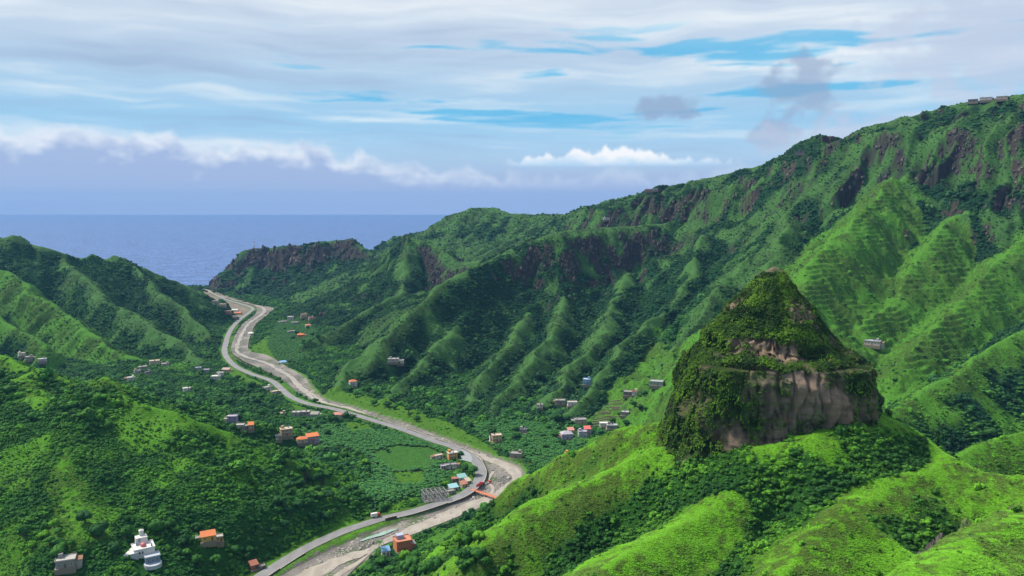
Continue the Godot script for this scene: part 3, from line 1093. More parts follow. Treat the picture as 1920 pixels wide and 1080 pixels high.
func block(lo: Vector3, hi: Vector3) -> Array:
	var v := []
	for i in 8:
		v.append(Vector3(hi.x if i & 1 else lo.x, hi.y if i & 2 else lo.y, hi.z if i & 4 else lo.z))
	return [[v[4], v[6], v[7], v[5]], [v[1], v[3], v[2], v[0]], [v[5], v[7], v[3], v[1]], [v[0], v[2], v[6], v[4]], [v[6], v[2], v[3], v[7]], [v[0], v[4], v[5], v[1]]]

func opening(root: Node3D, called: String, where: Vector3, turn: float, w: float, h: float, frame: Color) -> void:
	var f := part(called, box(Vector3(w, h, 0.12)), wall_paint(frame, 0.7), root, where, Vector3(0, turn, 0))
	if called == "window":
		part("pane", box(Vector3(w - 0.24, h - 0.24, 0.06)), glass_mat, f, Vector3(0, 0, 0.04))
	else:
		part("handle", box(Vector3(0.08, 0.22, 0.08)), glass_mat, f, Vector3(w * 0.35, 0, 0.08))

func walls(root: Node3D, w: float, d: float, h: float, col: Color, where := Vector3.ZERO, called := "wall", trim := Color(0.75, 0.74, 0.7)) -> void:
	part(called, box(Vector3(w, h + 4.0, d)), wall_paint(col), root, where + Vector3(0, h / 2 - 2.0, 0))
	var floors := maxi(1, roundi(h / 3.0))
	var n := maxi(2, int(w / 2.8))
	for f in floors:
		for i in n:
			var x := (i + 0.5) / n * w - w / 2
			if f == 0 and i == n / 2:
				opening(root, "door", where + Vector3(x, 1.05, d / 2 + 0.02), 0.0, 1.0, 2.1, Color(0.16, 0.10, 0.06))
			else:
				opening(root, "window", where + Vector3(x, f * 3.0 + 1.7, d / 2 + 0.02), 0.0, 1.1, 1.2, trim)
		var ns := maxi(1, int(d / 3.4))
		for sd in [-1, 1]:
			for i in ns:
				opening(root, "window", where + Vector3(sd * (w / 2 + 0.02), f * 3.0 + 1.7, (i + 0.5) / ns * d - d / 2), sd * PI / 2, 1.0, 1.2, trim)

func house(u: float, v: float, w: float, d: float, h: float, roof: String, turn: float, wall: Color, top: Color, label: String, group := "", rise := 1.6) -> Node3D:
	var p := pick(u, v, 480.0 if u > 900.0 and v > 700.0 else 150.0)
	var away := Vector3(p.x, 0, p.z).normalized()
	p += away * d * 0.4
	var y := ground(p.x, p.z)
	for q in [Vector3(w, 0, d), Vector3(-w, 0, d), Vector3(w, 0, -d), Vector3(-w, 0, -d)]:
		y = maxf(y, lerpf(y, ground(p.x + q.x * 0.4, p.z + q.z * 0.4), 0.5))
	p.y = y
	var t := thing("house", label, "house", p, atan2(-p.x, -p.z) + deg_to_rad(turn), group)
	walls(t, w, d, h, wall)
	part("roof", roof_mesh(roof, w, d, rise), wall_paint(top, 0.8), t, Vector3(0, h + 0.003, 0))
	var g := RandomNumberGenerator.new(); g.seed = hash(label)
	if roof == "flat" and h > 2.7:
		if g.randf() < 0.6:
			var tank := CylinderMesh.new()
			tank.top_radius = 0.6; tank.bottom_radius = 0.65; tank.height = 1.3; tank.radial_segments = 12
			part("water_tank", tank, wall_paint([Color(0.03, 0.03, 0.035), Color(0.16, 0.3, 0.5), PALE][g.randi() % 3], 0.6), t, Vector3(g.randf_range(-0.3, 0.3) * w, h + 0.87, g.randf_range(-0.3, 0.2) * d))
		if g.randf() < 0.5:
			part("stair_room", box(Vector3(2.2, 2.3, 2.4)), wall_paint(wall), t, Vector3((-0.28 if g.randf() < 0.5 else 0.28) * w, h + 1.35, -0.22 * d))
		for i in g.randi() % 5:
			part("column_stub", box(Vector3(0.22, 0.9, 0.22)), wall_paint(GREY), t, Vector3(((i % 2) - 0.5) * (w - 0.4), h + 1.1, ((i / 2) - 0.5) * (d - 0.4)))
	if h > 5.0:
		var bal := part("balcony", box(Vector3(w * 0.55, 0.16, 1.1)), wall_paint(PALE), t, Vector3(-w * 0.12, 3.0, d / 2 + 0.56))
		part("balustrade", box(Vector3(w * 0.55, 0.8, 0.1)), wall_paint(top), bal, Vector3(0, 0.48, 0.5))
	if g.randf() < 0.35 and w > 6.0:
		var aw := g.randf_range(2.6, 4.0); var sd := -1.0 if g.randf() < 0.5 else 1.0
		part("lean_to", box(Vector3(aw, 5.8, d * 0.6)), wall_paint([wall, GREY, PALE][g.randi() % 3]), t, Vector3(sd * (w / 2 + aw / 2 - 0.02), -0.6, -d * 0.1))
		part("lean_to_roof", roof_mesh("shed", aw - 0.4, d * 0.6 - 0.2, 0.5), wall_paint([GREY, Color(0.3, 0.16, 0.1), top][g.randi() % 3]), t, Vector3(sd * (w / 2 + aw / 2 - 0.02) + sd * 0.17, 2.303, -d * 0.1))
	part("yard_slab", box(Vector3(w + 1.0, 3.0, d + 1.6)), wall_paint(Color(0.25, 0.22, 0.17)), t, Vector3(g.randf_range(-0.3, 0.3), -1.55, 0.5))
	clear_round(p, maxf(w, d) * 0.62 + 0.8)
	clear_round(p - away * (d * 0.6 + 2.0), maxf(w * 0.55, 3.0) + 0.8)
	clear_round(p - away * (d * 0.6 + 5.5), maxf(w * 0.45, 2.5))
	return t

const WHITE := Color(0.74, 0.73, 0.70)
const CREAM := Color(0.60, 0.50, 0.38)
const GREY := Color(0.30, 0.295, 0.285)
const PALE := Color(0.46, 0.44, 0.42)
const YELLOW := Color(0.68, 0.44, 0.11)
const ORANGE := Color(0.66, 0.19, 0.06)
const PINK := Color(0.62, 0.27, 0.23)
const LILAC := Color(0.40, 0.37, 0.48)
const BLUE := Color(0.20, 0.42, 0.68)
const TEAL := Color(0.25, 0.48, 0.50)
const SLATE := Color(0.17, 0.17, 0.18)

func village() -> void:
	# on the near left hill
	house(391, 1024, 8.0, 5.0, 2.8, "shed", 5, YELLOW, ORANGE, "yellow house with sloping orange roof alone among the bushes")
	house(412, 1022, 3.4, 4.0, 2.5, "flat", 5, YELLOW, PALE, "small yellow annex beside the house with sloping orange roof")
	house(125, 1074, 9.0, 7.0, 3.6, "flat", -8, GREY, PALE, "plain grey concrete house among bushes below the white terrace house")
	house(476, 1070, 4.5, 4.0, 2.6, "shed", 20, Color(0.33, 0.12, 0.07), Color(0.36, 0.13, 0.08), "rusty red hut at the edge of the road")
	house(490, 1068, 4.0, 3.5, 1.6, "flat", 20, SLATE, SLATE, "low dark grey block beside the rusty red hut")
	# purple house and its neighbours
	house(437, 799, 8.0, 7.0, 6.2, "flat", -10, Color(0.36, 0.30, 0.62), LILAC, "two storey purple house among the trees")
	house(450, 806, 7.0, 6.0, 3.2, "flat", -10, WHITE, PALE, "white flat roofed house joined below the purple house")
	house(459, 809, 5.0, 5.0, 3.0, "flat", -10, GREY, PALE, "grey block house between white house and small orange roof")
	house(471, 811, 4.5, 5.0, 3.0, "shed", 0, CREAM, ORANGE, "small cream hut with bright orange roof near purple house")
	house(425, 795, 4.5, 5.0, 2.8, "flat", -10, WHITE, PALE, "little white shed just uphill of the purple house")
	house(537, 824, 10.0, 8.0, 5.6, "flat", 12, Color(0.48, 0.33, 0.24), CREAM, "bare brick unfinished house above the orange roofed houses")
	house(522, 830, 4.5, 4.0, 2.8, "flat", 12, PALE, PALE, "small pale block hut beside the bare brick house")
	house(566, 836, 9.0, 8.0, 3.2, "hip", 14, CREAM, ORANGE, "low house with bright orange hipped roof by the plantation", "", 1.8)
	house(586, 832, 11.0, 7.0, 5.8, "shed", 14, LILAC, ORANGE, "tall lilac grey house with narrow orange roof by the plantation")
	# roadside row
	house(556, 779, 9.0, 7.0, 3.2, "flat", -14, PALE, PALE, "pale roadside house at the start of the low row")
	house(573, 779, 9.0, 7.0, 3.4, "flat", -14, GREY, PALE, "grey roadside house in the middle of the low row")
	house(590, 782, 8.0, 6.0, 3.0, "shed", -14, PALE, GREY, "grey shed at the end of the roadside row")
	house(632, 783, 11.0, 7.0, 3.4, "hip", -12, CREAM, PINK, "cream roadside house with faded pink hipped roof", "", 1.8)
	house(530, 780, 5.0, 4.5, 2.8, "flat", 0, CREAM, CREAM, "small tan hut between trees and roadside row")
	house(502, 731, 10.0, 6.0, 3.0, "flat", 30, WHITE, PALE, "long white wall house beside the road curve")
	house(515, 739, 8.0, 6.0, 3.0, "flat", 30, PALE, CREAM, "pale tan house below the long white roadside house")
	# hamlet under the far left hill
	house(290, 684, 13.0, 9.0, 5.6, "flat", 4, CREAM, CREAM, "broad cream house, largest on the left hillside hamlet")
	house(310, 686, 9.0, 7.0, 3.2, "flat", 4, PALE, PALE, "pale low house beside the broad cream house")
	house(268, 692, 10.0, 7.0, 3.2, "flat", 14, GREY, PALE, "grey house downhill of the broad cream house")
	house(258, 700, 8.0, 6.0, 3.2, "flat", 14, PALE, GREY, "pale house with grey roof in the left hillside hamlet")
	house(246, 712, 9.0, 6.0, 3.0, "flat", 8, WHITE, WHITE, "small white house lowest in the left hillside hamlet")
	house(278, 702, 8.0, 6.0, 3.0, "flat", 20, GREY, SLATE, "dark roofed grey house in the left hillside hamlet")
	house(42, 674, 9.0, 7.0, 3.2, "flat", 6, WHITE, CREAM, "white house with tan roof alone on the terraced saddle")
	house(55, 681, 9.0, 7.0, 3.2, "flat", 0, GREY, PALE, "grey house on the saddle beside the white house")
	house(80, 683, 10.0, 6.0, 3.0, "flat", -6, PALE, WHITE, "pale long house at the edge of the terraced saddle")
	house(350, 733, 8.0, 6.0, 3.0, "flat", 6, WHITE, WHITE, "single white house in the green bowl")
	house(405, 714, 11.0, 8.0, 6.0, "flat", -16, Color(0.52, 0.6, 0.56), WHITE, "tall pale green house with white roof among trees")
	house(413, 704, 9.0, 7.0, 3.2, "flat", -16, WHITE, PALE, "white house behind the tall pale green house")
	house(386, 698, 9.0, 7.0, 3.2, "flat", -10, LILAC, LILAC, "bluish grey house at the edge of the trees")
	house(372, 694, 8.0, 6.0, 3.0, "flat", -10, PALE, Color(0.4, 0.46, 0.52), "pale house with blue grey roof at the edge of the trees")
	house(424, 697, 10.0, 6.0, 3.0, "shed", -22, CREAM, Color(0.5, 0.36, 0.32), "low house with brownish pink roof near the road bend")
	# along the river on the far side
	house(662, 727, 9.0, 7.0, 6.0, "hip", 12, Color(0.58, 0.66, 0.76), ORANGE, "two storey pale blue house with orange roof at the spur foot", "", 1.8)
	house(738, 690, 14.0, 8.0, 3.4, "flat", -6, PALE, PALE, "long pale house on the spur above the river")
	house(750, 692, 10.0, 8.0, 3.2, "flat", -6, WHITE, PALE, "white house next to the long pale house on the spur")
	house(531, 684, 9.0, 6.0, 3.0, "shed", 20, WHITE, BLUE, "white hut with blue roof beside the riverbed")
	# far village
	house(564, 632, 12.0, 10.0, 4.0, "hip", 0, ORANGE, ORANGE, "bright orange house standing apart in the far village", "", 2.4)
	house(578, 613, 11.0, 8.0, 3.4, "hip", 10, CREAM, Color(0.6, 0.24, 0.14), "cream house with dull orange roof in the far village", "", 2.2)
	house(545, 600, 12.0, 8.0, 5.8, "flat", -6, WHITE, WHITE, "two storey white house in the far village")
	house(532, 606, 13.0, 8.0, 3.2, "flat", -6, PALE, PALE, "low pale house at the seaward edge of the far village")
	house(553, 608, 13.0, 8.0, 3.4, "flat", 4, GREY, PALE, "wide grey house in the middle of the far village")
	house(570, 598, 12.0, 8.0, 5.8, "flat", 4, CREAM, Color(0.55, 0.36, 0.28), "two storey cream house with brown roof in the far village")
	house(584, 601, 11.0, 8.0, 3.4, "flat", 10, PALE, PINK, "pale house with pink roof at the back of the far village")
	house(548, 624, 9.0, 7.0, 3.2, "flat", 0, Color(0.4, 0.42, 0.46), PALE, "blue grey house on its own in the far plantation")
	house(470, 629, 8.0, 6.0, 3.0, "shed", 20, WHITE, WHITE, "white shed on the bare field beside the riverbed")
	# works and sheds at the river mouth
	house(436, 585, 26.0, 9.0, 4.5, "gable", -20, WHITE, WHITE, "long white roofed warehouse on the gravel yard", "", 2.2)
	house(447, 590, 14.0, 9.0, 4.0, "gable", -20, CREAM, ORANGE, "shed with pale orange roof next to the long warehouse", "", 2.0)
	house(417, 577, 14.0, 9.0, 4.0, "flat", -20, CREAM, CREAM, "tan flat roofed building on the gravel yard")
	house(428, 594, 13.0, 8.0, 4.0, "flat", -20, PINK, CREAM, "pinkish building at the foot of the left hill")
	house(404, 570, 12.0, 8.0, 4.0, "flat", -20, PALE, PALE, "pale building nearest the sea on the gravel yard")
	house(440, 599, 10.0, 7.0, 3.6, "flat", -20, WHITE, CREAM, "small white building where yard meets road")
	# inside the bend
	house(848, 861, 8.0, 6.0, 5.4, "flat", 20, Color(0.72, 0.34, 0.10), WHITE, "orange and white house beside the concrete pad")
	house(845, 879, 9.0, 5.0, 2.8, "flat", 14, WHITE, GREY, "white hut with grey roof behind the round tree")
	house(831, 880, 4.0, 4.0, 2.6, "flat", 10, PALE, LILAC, "tiny pale hut left of the white hut")
	house(822, 860, 7.0, 4.0, 2.6, "flat", 30, WHITE, CREAM, "low white hut at the field corner")
	house(866, 902, 7.0, 5.0, 2.8, "shed", 24, WHITE, TEAL, "roadside stall with teal roof near the lime tree")
	house(850, 921, 7.0, 5.0, 2.8, "shed", 24, PALE, Color(0.32, 0.58, 0.66), "stall with light blue roof beside the concrete frame")
	house(853, 903, 5.0, 4.0, 2.6, "gable", 10, Color(0.42, 0.15, 0.12), Color(0.45, 0.18, 0.15), "small dark red hut behind the teal stall", "", 1.0)
	house(869, 914, 5.0, 4.0, 2.6, "shed", 34, CREAM, Color(0.5, 0.2, 0.14), "tan stall with rusty roof at the roadside")
	house(877, 908, 4.0, 4.0, 2.6, "shed", 34, PALE, CREAM, "pale narrow stall between road and teal stall")
	house(845, 927, 5.0, 4.0, 2.4, "flat", 24, PALE, GREY, "grey lean to beside the light blue stall")
	# by the river in front
	var o := house(755, 1034, 10.0, 9.0, 6.2, "flat", 16, ORANGE, Color(0.62, 0.24, 0.14), "large two storey orange house by the river")
	part("roof_room", box(Vector3(4.4, 2.6, 4.0)), wall_paint(Color(0.42, 0.5, 0.72)), o, Vector3(-1.4, 7.7, -1.8)).set_meta("label", "pale blue room on the roof")
	house(723, 1042, 5.0, 4.0, 3.0, "shed", 10, WHITE, BLUE, "small white hut with blue roof beside the palms")
	# right bank hamlet
	house(931, 829, 9.0, 7.0, 5.8, "flat", 10, Color(0.66, 0.50, 0.26), CREAM, "two storey yellow house above the river bend")
	house(922, 828, 4.0, 5.0, 4.0, "flat", 10, WHITE, PALE, "white annex beside the two storey yellow house")
	house(968, 859, 10.0, 7.0, 3.6, "flat", -12, Color(0.34, 0.29, 0.25), GREY, "brown roofless looking house above the gravel bank")
	house(981, 812, 7.0, 5.0, 3.0, "flat", -8, PALE, GREY, "small grey house deep in the plantation")
	house(1068, 866, 8.0, 6.0, 6.4, "flat", 4, YELLOW, YELLOW, "bright yellow two storey house behind the grassy crest")
	house(1062, 824, 11.0, 9.0, 5.0, "hip", 14, LILAC, Color(0.44, 0.42, 0.5), "large lilac house with grey hipped roof", "", 2.4)
	house(1070, 814, 6.0, 5.0, 3.6, "shed", 14, PALE, PINK, "small house with pink roof behind the lilac house")
	house(1092, 820, 8.0, 7.0, 5.2, "flat", 10, Color(0.46, 0.52, 0.62), LILAC, "pale blue grey house right of the lilac house")
	house(1101, 815, 6.0, 6.0, 5.6, "shed", 10, LILAC, Color(0.72, 0.14, 0.14), "house with bright red roof right of the lilac house")
	house(1088, 794, 12.0, 8.0, 3.4, "flat", 10, CREAM, GREY, "long brownish house at the foot of the terraces")
	house(1132, 802, 8.0, 6.0, 3.2, "flat", 6, WHITE, WHITE, "white house under the terrace walls")
	house(1147, 807, 10.0, 7.0, 3.2, "flat", 6, GREY, Color(0.42, 0.43, 0.48), "grey house with blue grey roof under the terrace walls")
	house(1172, 783, 7.0, 6.0, 3.2, "flat", -6, GREY, PALE, "grey house beside the terraces near the grassy hump")
	house(1050, 761, 11.0, 8.0, 3.4, "flat", 6, GREY, GREY, "dark grey house half hidden by trees on the slope")
	house(1073, 762, 10.0, 7.0, 3.4, "flat", 6, WHITE, PALE, "whitewashed house beside the half hidden grey house")
	house(1012, 766, 6.0, 5.0, 3.0, "flat", 0, WHITE, PALE, "tiny white house on the lower slope")
	house(1100, 727, 8.0, 7.0, 5.6, "flat", -10, BLUE, Color(0.40, 0.58, 0.75), "bright blue house alone on the wooded slope")
	house(1180, 744, 12.0, 8.0, 3.6, "flat", -6, SLATE, GREY, "dark slate house on the terraced slope")
	house(1190, 741, 5.0, 5.0, 3.4, "flat", -6, WHITE, PINK, "small white annex beside the dark slate house")
	house(1231, 729, 13.0, 8.0, 3.6, "flat", -6, Color(0.34, 0.42, 0.38), Color(0.40, 0.44, 0.44), "greenish grey house high on the terraced slope")
	house(1636, 652, 14.0, 8.0, 3.4, "flat", -10, PALE, Color(0.42, 0.45, 0.47), "pale house in the gully behind the rock pinnacle")
	# on the skyline
	house(1500, 294, 15.0, 8.0, 3.6, "flat", 0, SLATE, SLATE, "dark house on the skyline below the hanging cloud")
	house(1216, 362, 14.0, 9.0, 4.0, "flat", 0, Color(0.42, 0.2, 0.15), PINK, "red brown house on the plateau edge")
	house(1228, 366, 12.0, 8.0, 3.6, "flat", 0, PALE, PALE, "pale house next to the red brown plateau house")
	house(1137, 422, 14.0, 8.0, 3.6, "flat", 6, WHITE, WHITE, "white house on the bright grass above red cliffs")
	house(1824, 196, 13.0, 7.0, 3.2, "flat", 0, SLATE, GREY, "dark house at the start of the summit row")
	house(1848, 194, 16.0, 7.0, 3.0, "flat", 0, WHITE, PALE, "long white house in the summit row")
	house(1878, 197, 14.0, 7.0, 3.2, "flat", 0, CREAM, PALE, "cream house at the end of the summit row")

func terrace_house() -> void:
	var p := pick(270, 1046)
	var t := thing("terrace_house", "large white terraced house with blue front and red roof tank", "house", p, atan2(-p.x, -p.z) + 0.12)
	var w := wall_paint(Color(0.78, 0.77, 0.76)); var b := wall_paint(Color(0.16, 0.27, 0.42)); var lb := wall_paint(Color(0.5, 0.56, 0.64))
	part("main_block", box(Vector3(10.5, 9.0, 10.0)), w, t, Vector3(0.4, 0.5, -4.5))
	part("roof_terrace", roof_mesh("flat", 10.4, 9.9, 0), w, t, Vector3(0.4, 5.003, -4.5))
	part("upper_block", box(Vector3(6.0, 4.6, 4.6)), w, t, Vector3(0.2, 6.6, -9.6))
	part("stair_tower", box(Vector3(2.2, 3.4, 2.2)), w, t, Vector3(0.6, 10.0, -11.2))
	part("tower_cap", roof_mesh("hip", 1.9, 1.9, 0.9), wall_paint(Color(0.7, 0.7, 0.69)), t, Vector3(0.6, 11.703, -11.2))
	part("side_terrace", faces(slab([[-4.86, -9.0], [-3.0, -9.6], [-2.9, 1.2], [-11.5, 2.2]], -3.5, 3.9)), w, t)
	part("terrace_wall", faces(slab([[-11.45, 2.0], [-11.2, 2.55], [-2.95, 1.75], [-2.95, 1.22]], -3.5, 4.5)), lb, t)
	part("front_block", box(Vector3(7.4, 7.0, 6.0)), b, t, Vector3(3.6, -1.6, 3.2))
	part("front_roof", roof_mesh("flat", 7.2, 5.8, 0), lb, t, Vector3(3.6, 1.903, 3.2))
	part("water_tank", sphere(1.5, 1.5), wall_paint(Color(0.66, 0.16, 0.18), 0.5), t, Vector3(0.4, 5.9, -3.6))
	for i in 3:
		opening(t, "window", Vector3(-3.6 + i * 1.5, 3.4, 0.52), 0.0, 0.9, 1.3, Color(0.3, 0.4, 0.55))
	for i in 3:
		opening(t, "window", Vector3(1.4 + i * 2.2, 0.2, 6.22), 0.0, 1.3, 1.3, WHITE)
	opening(t, "door", Vector3(-1.0, 7.6, -7.28), 0.0, 1.0, 2.0, Color(0.2, 0.3, 0.45))
	var curve := CylinderMesh.new()
	curve.top_radius = 4.6; curve.bottom_radius = 4.6; curve.height = 2.2; curve.radial_segments = 28
	part("round_terrace", curve, lb, t, Vector3(3.6, -2.4, 6.0))
	for q in [[-2.6, 6.6, -6.2], [4.4, 6.3, -1.4]]:
		part("chimney", box(Vector3(0.7, 1.8, 0.7)), b, t, Vector3(q[0], q[1] - 0.4, q[2]))
	var away := Vector3(p.x, 0, p.z).normalized()
	for k in 4:
		clear_round(p + away * (9.0 - k * 5.0), 9.0 - k * 1.0)

# an upright block over a four-cornered plan
func slab(plan: Array, y0: float, y1: float) -> Array:
	var lo := []; var hi := []; var out := []
	for q in plan:
		lo.append(Vector3(q[0], y0, q[1])); hi.append(Vector3(q[0], y1, q[1]))
	var area := 0.0
	for i in plan.size():
		var k := (i + 1) % plan.size()
		area += plan[i][0] * plan[k][1] - plan[k][0] * plan[i][1]
	if area < 0.0:
		lo.reverse(); hi.reverse()
	out.append(hi)
	var under := lo.duplicate(); under.reverse()
	out.append(under)
	for i in plan.size():
		var k := (i + 1) % plan.size()
		out.append([lo[k], hi[k], hi[i], lo[i]])
	return out

func sphere(r: float, h: float) -> SphereMesh:
	var m := SphereMesh.new()
	m.radius = r; m.height = h * 2.0; m.radial_segments = 20; m.rings = 10
	return m

func tube(a: Vector3, b: Vector3, ra: float, rb: float, parent: Node, called: String, mat: Material, sides := 8) -> MeshInstance3D:
	var c := CylinderMesh.new()
	c.bottom_radius = ra; c.top_radius = rb; c.height = a.distance_to(b); c.radial_segments = sides; c.rings = 1
	var o := part(called, c, mat, parent, (a + b) / 2.0)
	o.quaternion = Quaternion(Vector3.UP, (b - a).normalized())
	return o

# ---------------------------------------------------------------- works, bridge, vehicles
func concrete_frame() -> void:
	var p := on_floor(814, 936); p.y = ground(p.x, p.z)
	var t := thing("concrete_frame", "unfinished building of bare grey concrete columns and beams beside the road", "building", p, atan2(-p.x, -p.z) + 0.25)
	var m := wall_paint(Color(0.36, 0.355, 0.36)); var dark := wall_paint(Color(0.27, 0.265, 0.26))
	for f in 2:
		for i in 6:
			for j in 4:
				part("column", box(Vector3(0.42, 3.4, 0.42)), m, t, Vector3(-8.5 + i * 3.4, 1.4 + f * 3.5, -5.4 + j * 3.6))
		for j in 4:
			part("beam", box(Vector3(17.6, 0.36, 0.34)), m, t, Vector3(0, 3.29 + f * 3.5, -5.4 + j * 3.6))
		for i in 6:
			part("cross_beam", box(Vector3(0.3, 0.3, 11.2)), m, t, Vector3(-8.5 + i * 3.4, 3.31 + f * 3.5, 0))
	part("floor_slab", box(Vector3(17.2, 0.16, 10.6)), dark, t, Vector3(0, 0.35, 0))
	for i in 3:
		part("infill_wall", box(Vector3(2.9, 2.6, 0.2)), dark, t, Vector3(-6.8 + i * 6.8, 1.7, -1.8))
	for i in 6:
		for j in 4:
			tube(Vector3(-8.5 + i * 3.4, 6.9, -5.4 + j * 3.6), Vector3(-8.5 + i * 3.4, 7.9, -5.4 + j * 3.6), 0.06, 0.06, t, "reinforcing_rod", dark, 5)
	clear_round(p, 13.0)
	clear_round(p - Vector3(p.x, 0, p.z).normalized() * 9.0, 9.0)

func bridge() -> void:
	var a := on_floor(884, 919); var b := on_floor(938, 936)
	a.y = floor_height(a.z) + 0.5; b.y = floor_height(b.z) + 0.3
	var mid := (a + b) / 2.0; var L := a.distance_to(b)
	var t := thing("footbridge", "orange painted footbridge crossing the muddy river", "bridge", mid, atan2(-(b.z - a.z), b.x - a.x))
	var o := wall_paint(Color(0.74, 0.24, 0.11), 0.7); var g := wall_paint(Color(0.3, 0.28, 0.26))
	part("deck", box(Vector3(L, 0.35, 2.6)), o, t)
	for s in [-1, 1]:
		var rail := part("railing", box(Vector3(L, 0.14, 0.12)), o, t, Vector3(0, 1.15, s * 1.2))
		for i in 14:
			part("post", box(Vector3(0.1, 1.1, 0.1)), o, rail, Vector3((i + 0.5) / 14.0 * L - L / 2, -0.55, 0))
		part("abutment", box(Vector3(1.6, 3.2, 3.4)), g, t, Vector3(s * (L / 2 - 0.4), -1.75, 0))
	part("pier", box(Vector3(0.8, 2.6, 2.2)), g, t, Vector3(0, -1.46, 0))

func truck(u: float, v: float, turn: float, cab: Color, cargo: Color, label: String, box_body: bool) -> void:
	var p := on_floor(u, v)
	p.y = ground(p.x, p.z)
	if from_grid(road_far, p.x, p.z) < 0.5: p.y = floor_height(p.z) + 0.43
	var t := thing("truck", label, "truck", p, deg_to_rad(turn))
	var cm := wall_paint(cab, 0.5); var lm := wall_paint(cargo, 0.6); var k := wall_paint(Color(0.02, 0.02, 0.02), 0.8)
	part("chassis", box(Vector3(6.8, 0.3, 1.6)), k, t, Vector3(0, 0.85, 0))
	var c := part("cab", faces(prism([[-0.95, 0], [-0.95, 2.0], [0.55, 2.0], [0.95, 1.0], [0.95, 0]], 2.2)), cm, t, Vector3(2.6, 0.95, 0))
	part("windscreen", box(Vector3(0.06, 0.8, 1.9)), glass_mat, c, Vector3(0.78, 1.48, 0), Vector3(0, 0, 0.38))
	for s in [-1, 1]:
		part("side_window", box(Vector3(0.9, 0.7, 0.05)), glass_mat, c, Vector3(-0.1, 1.45, s * 1.1))
		part("headlight", box(Vector3(0.06, 0.25, 0.35)), wall_paint(Color(0.8, 0.8, 0.75), 0.3), c, Vector3(0.96, 0.4, s * 0.75))
	if box_body:
		part("cargo_box", box(Vector3(4.4, 2.3, 2.3)), lm, t, Vector3(-0.9, 2.15, 0))
	else:
		var bed := part("tipper_bed", box(Vector3(4.2, 0.2, 2.3)), lm, t, Vector3(-0.9, 1.12, 0))
		for s in [-1, 1]:
			part("side_board", box(Vector3(4.2, 0.9, 0.12)), lm, bed, Vector3(0, 0.55, s * 1.09))
			part("end_board", box(Vector3(0.12, 0.9, 2.06)), lm, bed, Vector3(s * 2.04, 0.55, 0))
	for x in [-2.3, -1.1, 2.5]:
		for s in [-1, 1]:
			var w := CylinderMesh.new()
			w.top_radius = 0.5; w.bottom_radius = 0.5; w.height = 0.35; w.radial_segments = 16
			var o := part("wheel", w, k, t, Vector3(x, 0.5, s * 0.95), Vector3(PI / 2, 0, 0))
			var hub := CylinderMesh.new()
			hub.top_radius = 0.24; hub.bottom_radius = 0.24; hub.height = 0.39; hub.radial_segments = 12
			part("rim", hub, wall_paint(GREY, 0.5), o)
	clear_round(p, 6.0)

func prism(outline: Array, depth: float) -> Array:
	var f := []; var b := []; var out := []
	for q in outline:
		f.append(Vector3(q[0], q[1], depth / 2)); b.append(Vector3(q[0], q[1], -depth / 2))
	for i in f.size():
		var j := (i + 1) % f.size()
		out.append([b[i], b[j], f[j], f[i]])
	out.append(f)
	var rb := b.duplicate(); rb.reverse()
	out.append(rb)
	# outline given clockwise: turn every face outwards
	return out

func mast() -> void:
	var p := pick(477, 470)
	var t := thing("radio_mast", "tall thin red and white radio mast on the headland", "mast", p)
	var red := paint(Color(0.5, 0.08, 0.06), 0.6); var white := paint(Color(0.7, 0.7, 0.7), 0.6); var g := paint(GREY, 0.7)
	for k in 6:
		var m: Material = red if k % 2 == 0 else white
		for i in 3:
			var a := TAU * i / 3.0; var w0 := 1.5 - k * 0.2; var w1 := 1.5 - (k + 1) * 0.2
			var q0 := Vector3(cos(a) * w0, k * 5.5, sin(a) * w0); var q1 := Vector3(cos(a) * w1, (k + 1) * 5.5, sin(a) * w1)
			tube(q0, q1, 0.22, 0.2, t, "leg", m, 6)
			var b := TAU * (i + 1) / 3.0
			tube(q0, Vector3(cos(b) * w1, (k + 1) * 5.5, sin(b) * w1), 0.12, 0.12, t, "brace", m, 5)
	part("equipment_hut", box(Vector3(6, 4, 4)), g, t, Vector3(6, 1.0, 1))
	part("antenna", box(Vector3(0.5, 4.0, 0.5)), white, t, Vector3(0, 34.5, 0))

func terrace_walls() -> void:
	var m := wall_paint(Color(0.30, 0.23, 0.16)); var g := wall_paint(Color(0.26, 0.22, 0.18))
	for i in 9:
		var v := 752.0 + i * 6.0
		var u := 1158.0 - i * 4.5
		var p := pick(u, v)
		var w := 26.0 - absf(i - 4.0) * 1.5
		var t := thing("terrace_wall", "tan dry stone wall stepping up the terraced plot above the village", "wall", p, atan2(-p.x, -p.z) - 0.15, "dry stone terrace walls above the village")
		var n := 9
		for k in n:
			for c in 2:
				var bw := w / n
				part("stone", box(Vector3(bw - 0.08, rng.randf_range(0.78, 0.92), rng.randf_range(0.7, 0.95))), m if rng.randf() < 0.6 else g, t, Vector3((k + 0.5) * bw - w / 2 + (0.3 if c else 0.0), c * 0.86 + ground_step(t, (k + 0.5) * bw - w / 2), 0))
		clear_round(p, w * 0.3)
		for s in [-1, 1]:
			clear_round(t.to_global(Vector3(s * w * 0.3, 0, 0)), w * 0.25)

func ground_step(t: Node3D, x: float) -> float:
	var q := t.transform * Vector3(x, 0, 0)
	return ground(q.x, q.z) - t.position.y - 0.1

# ---------------------------------------------------------------- single trees
var crowns: Array[ArrayMesh] = []
var bark: StandardMaterial3D
var crown_mats: Array[StandardMaterial3D] = []

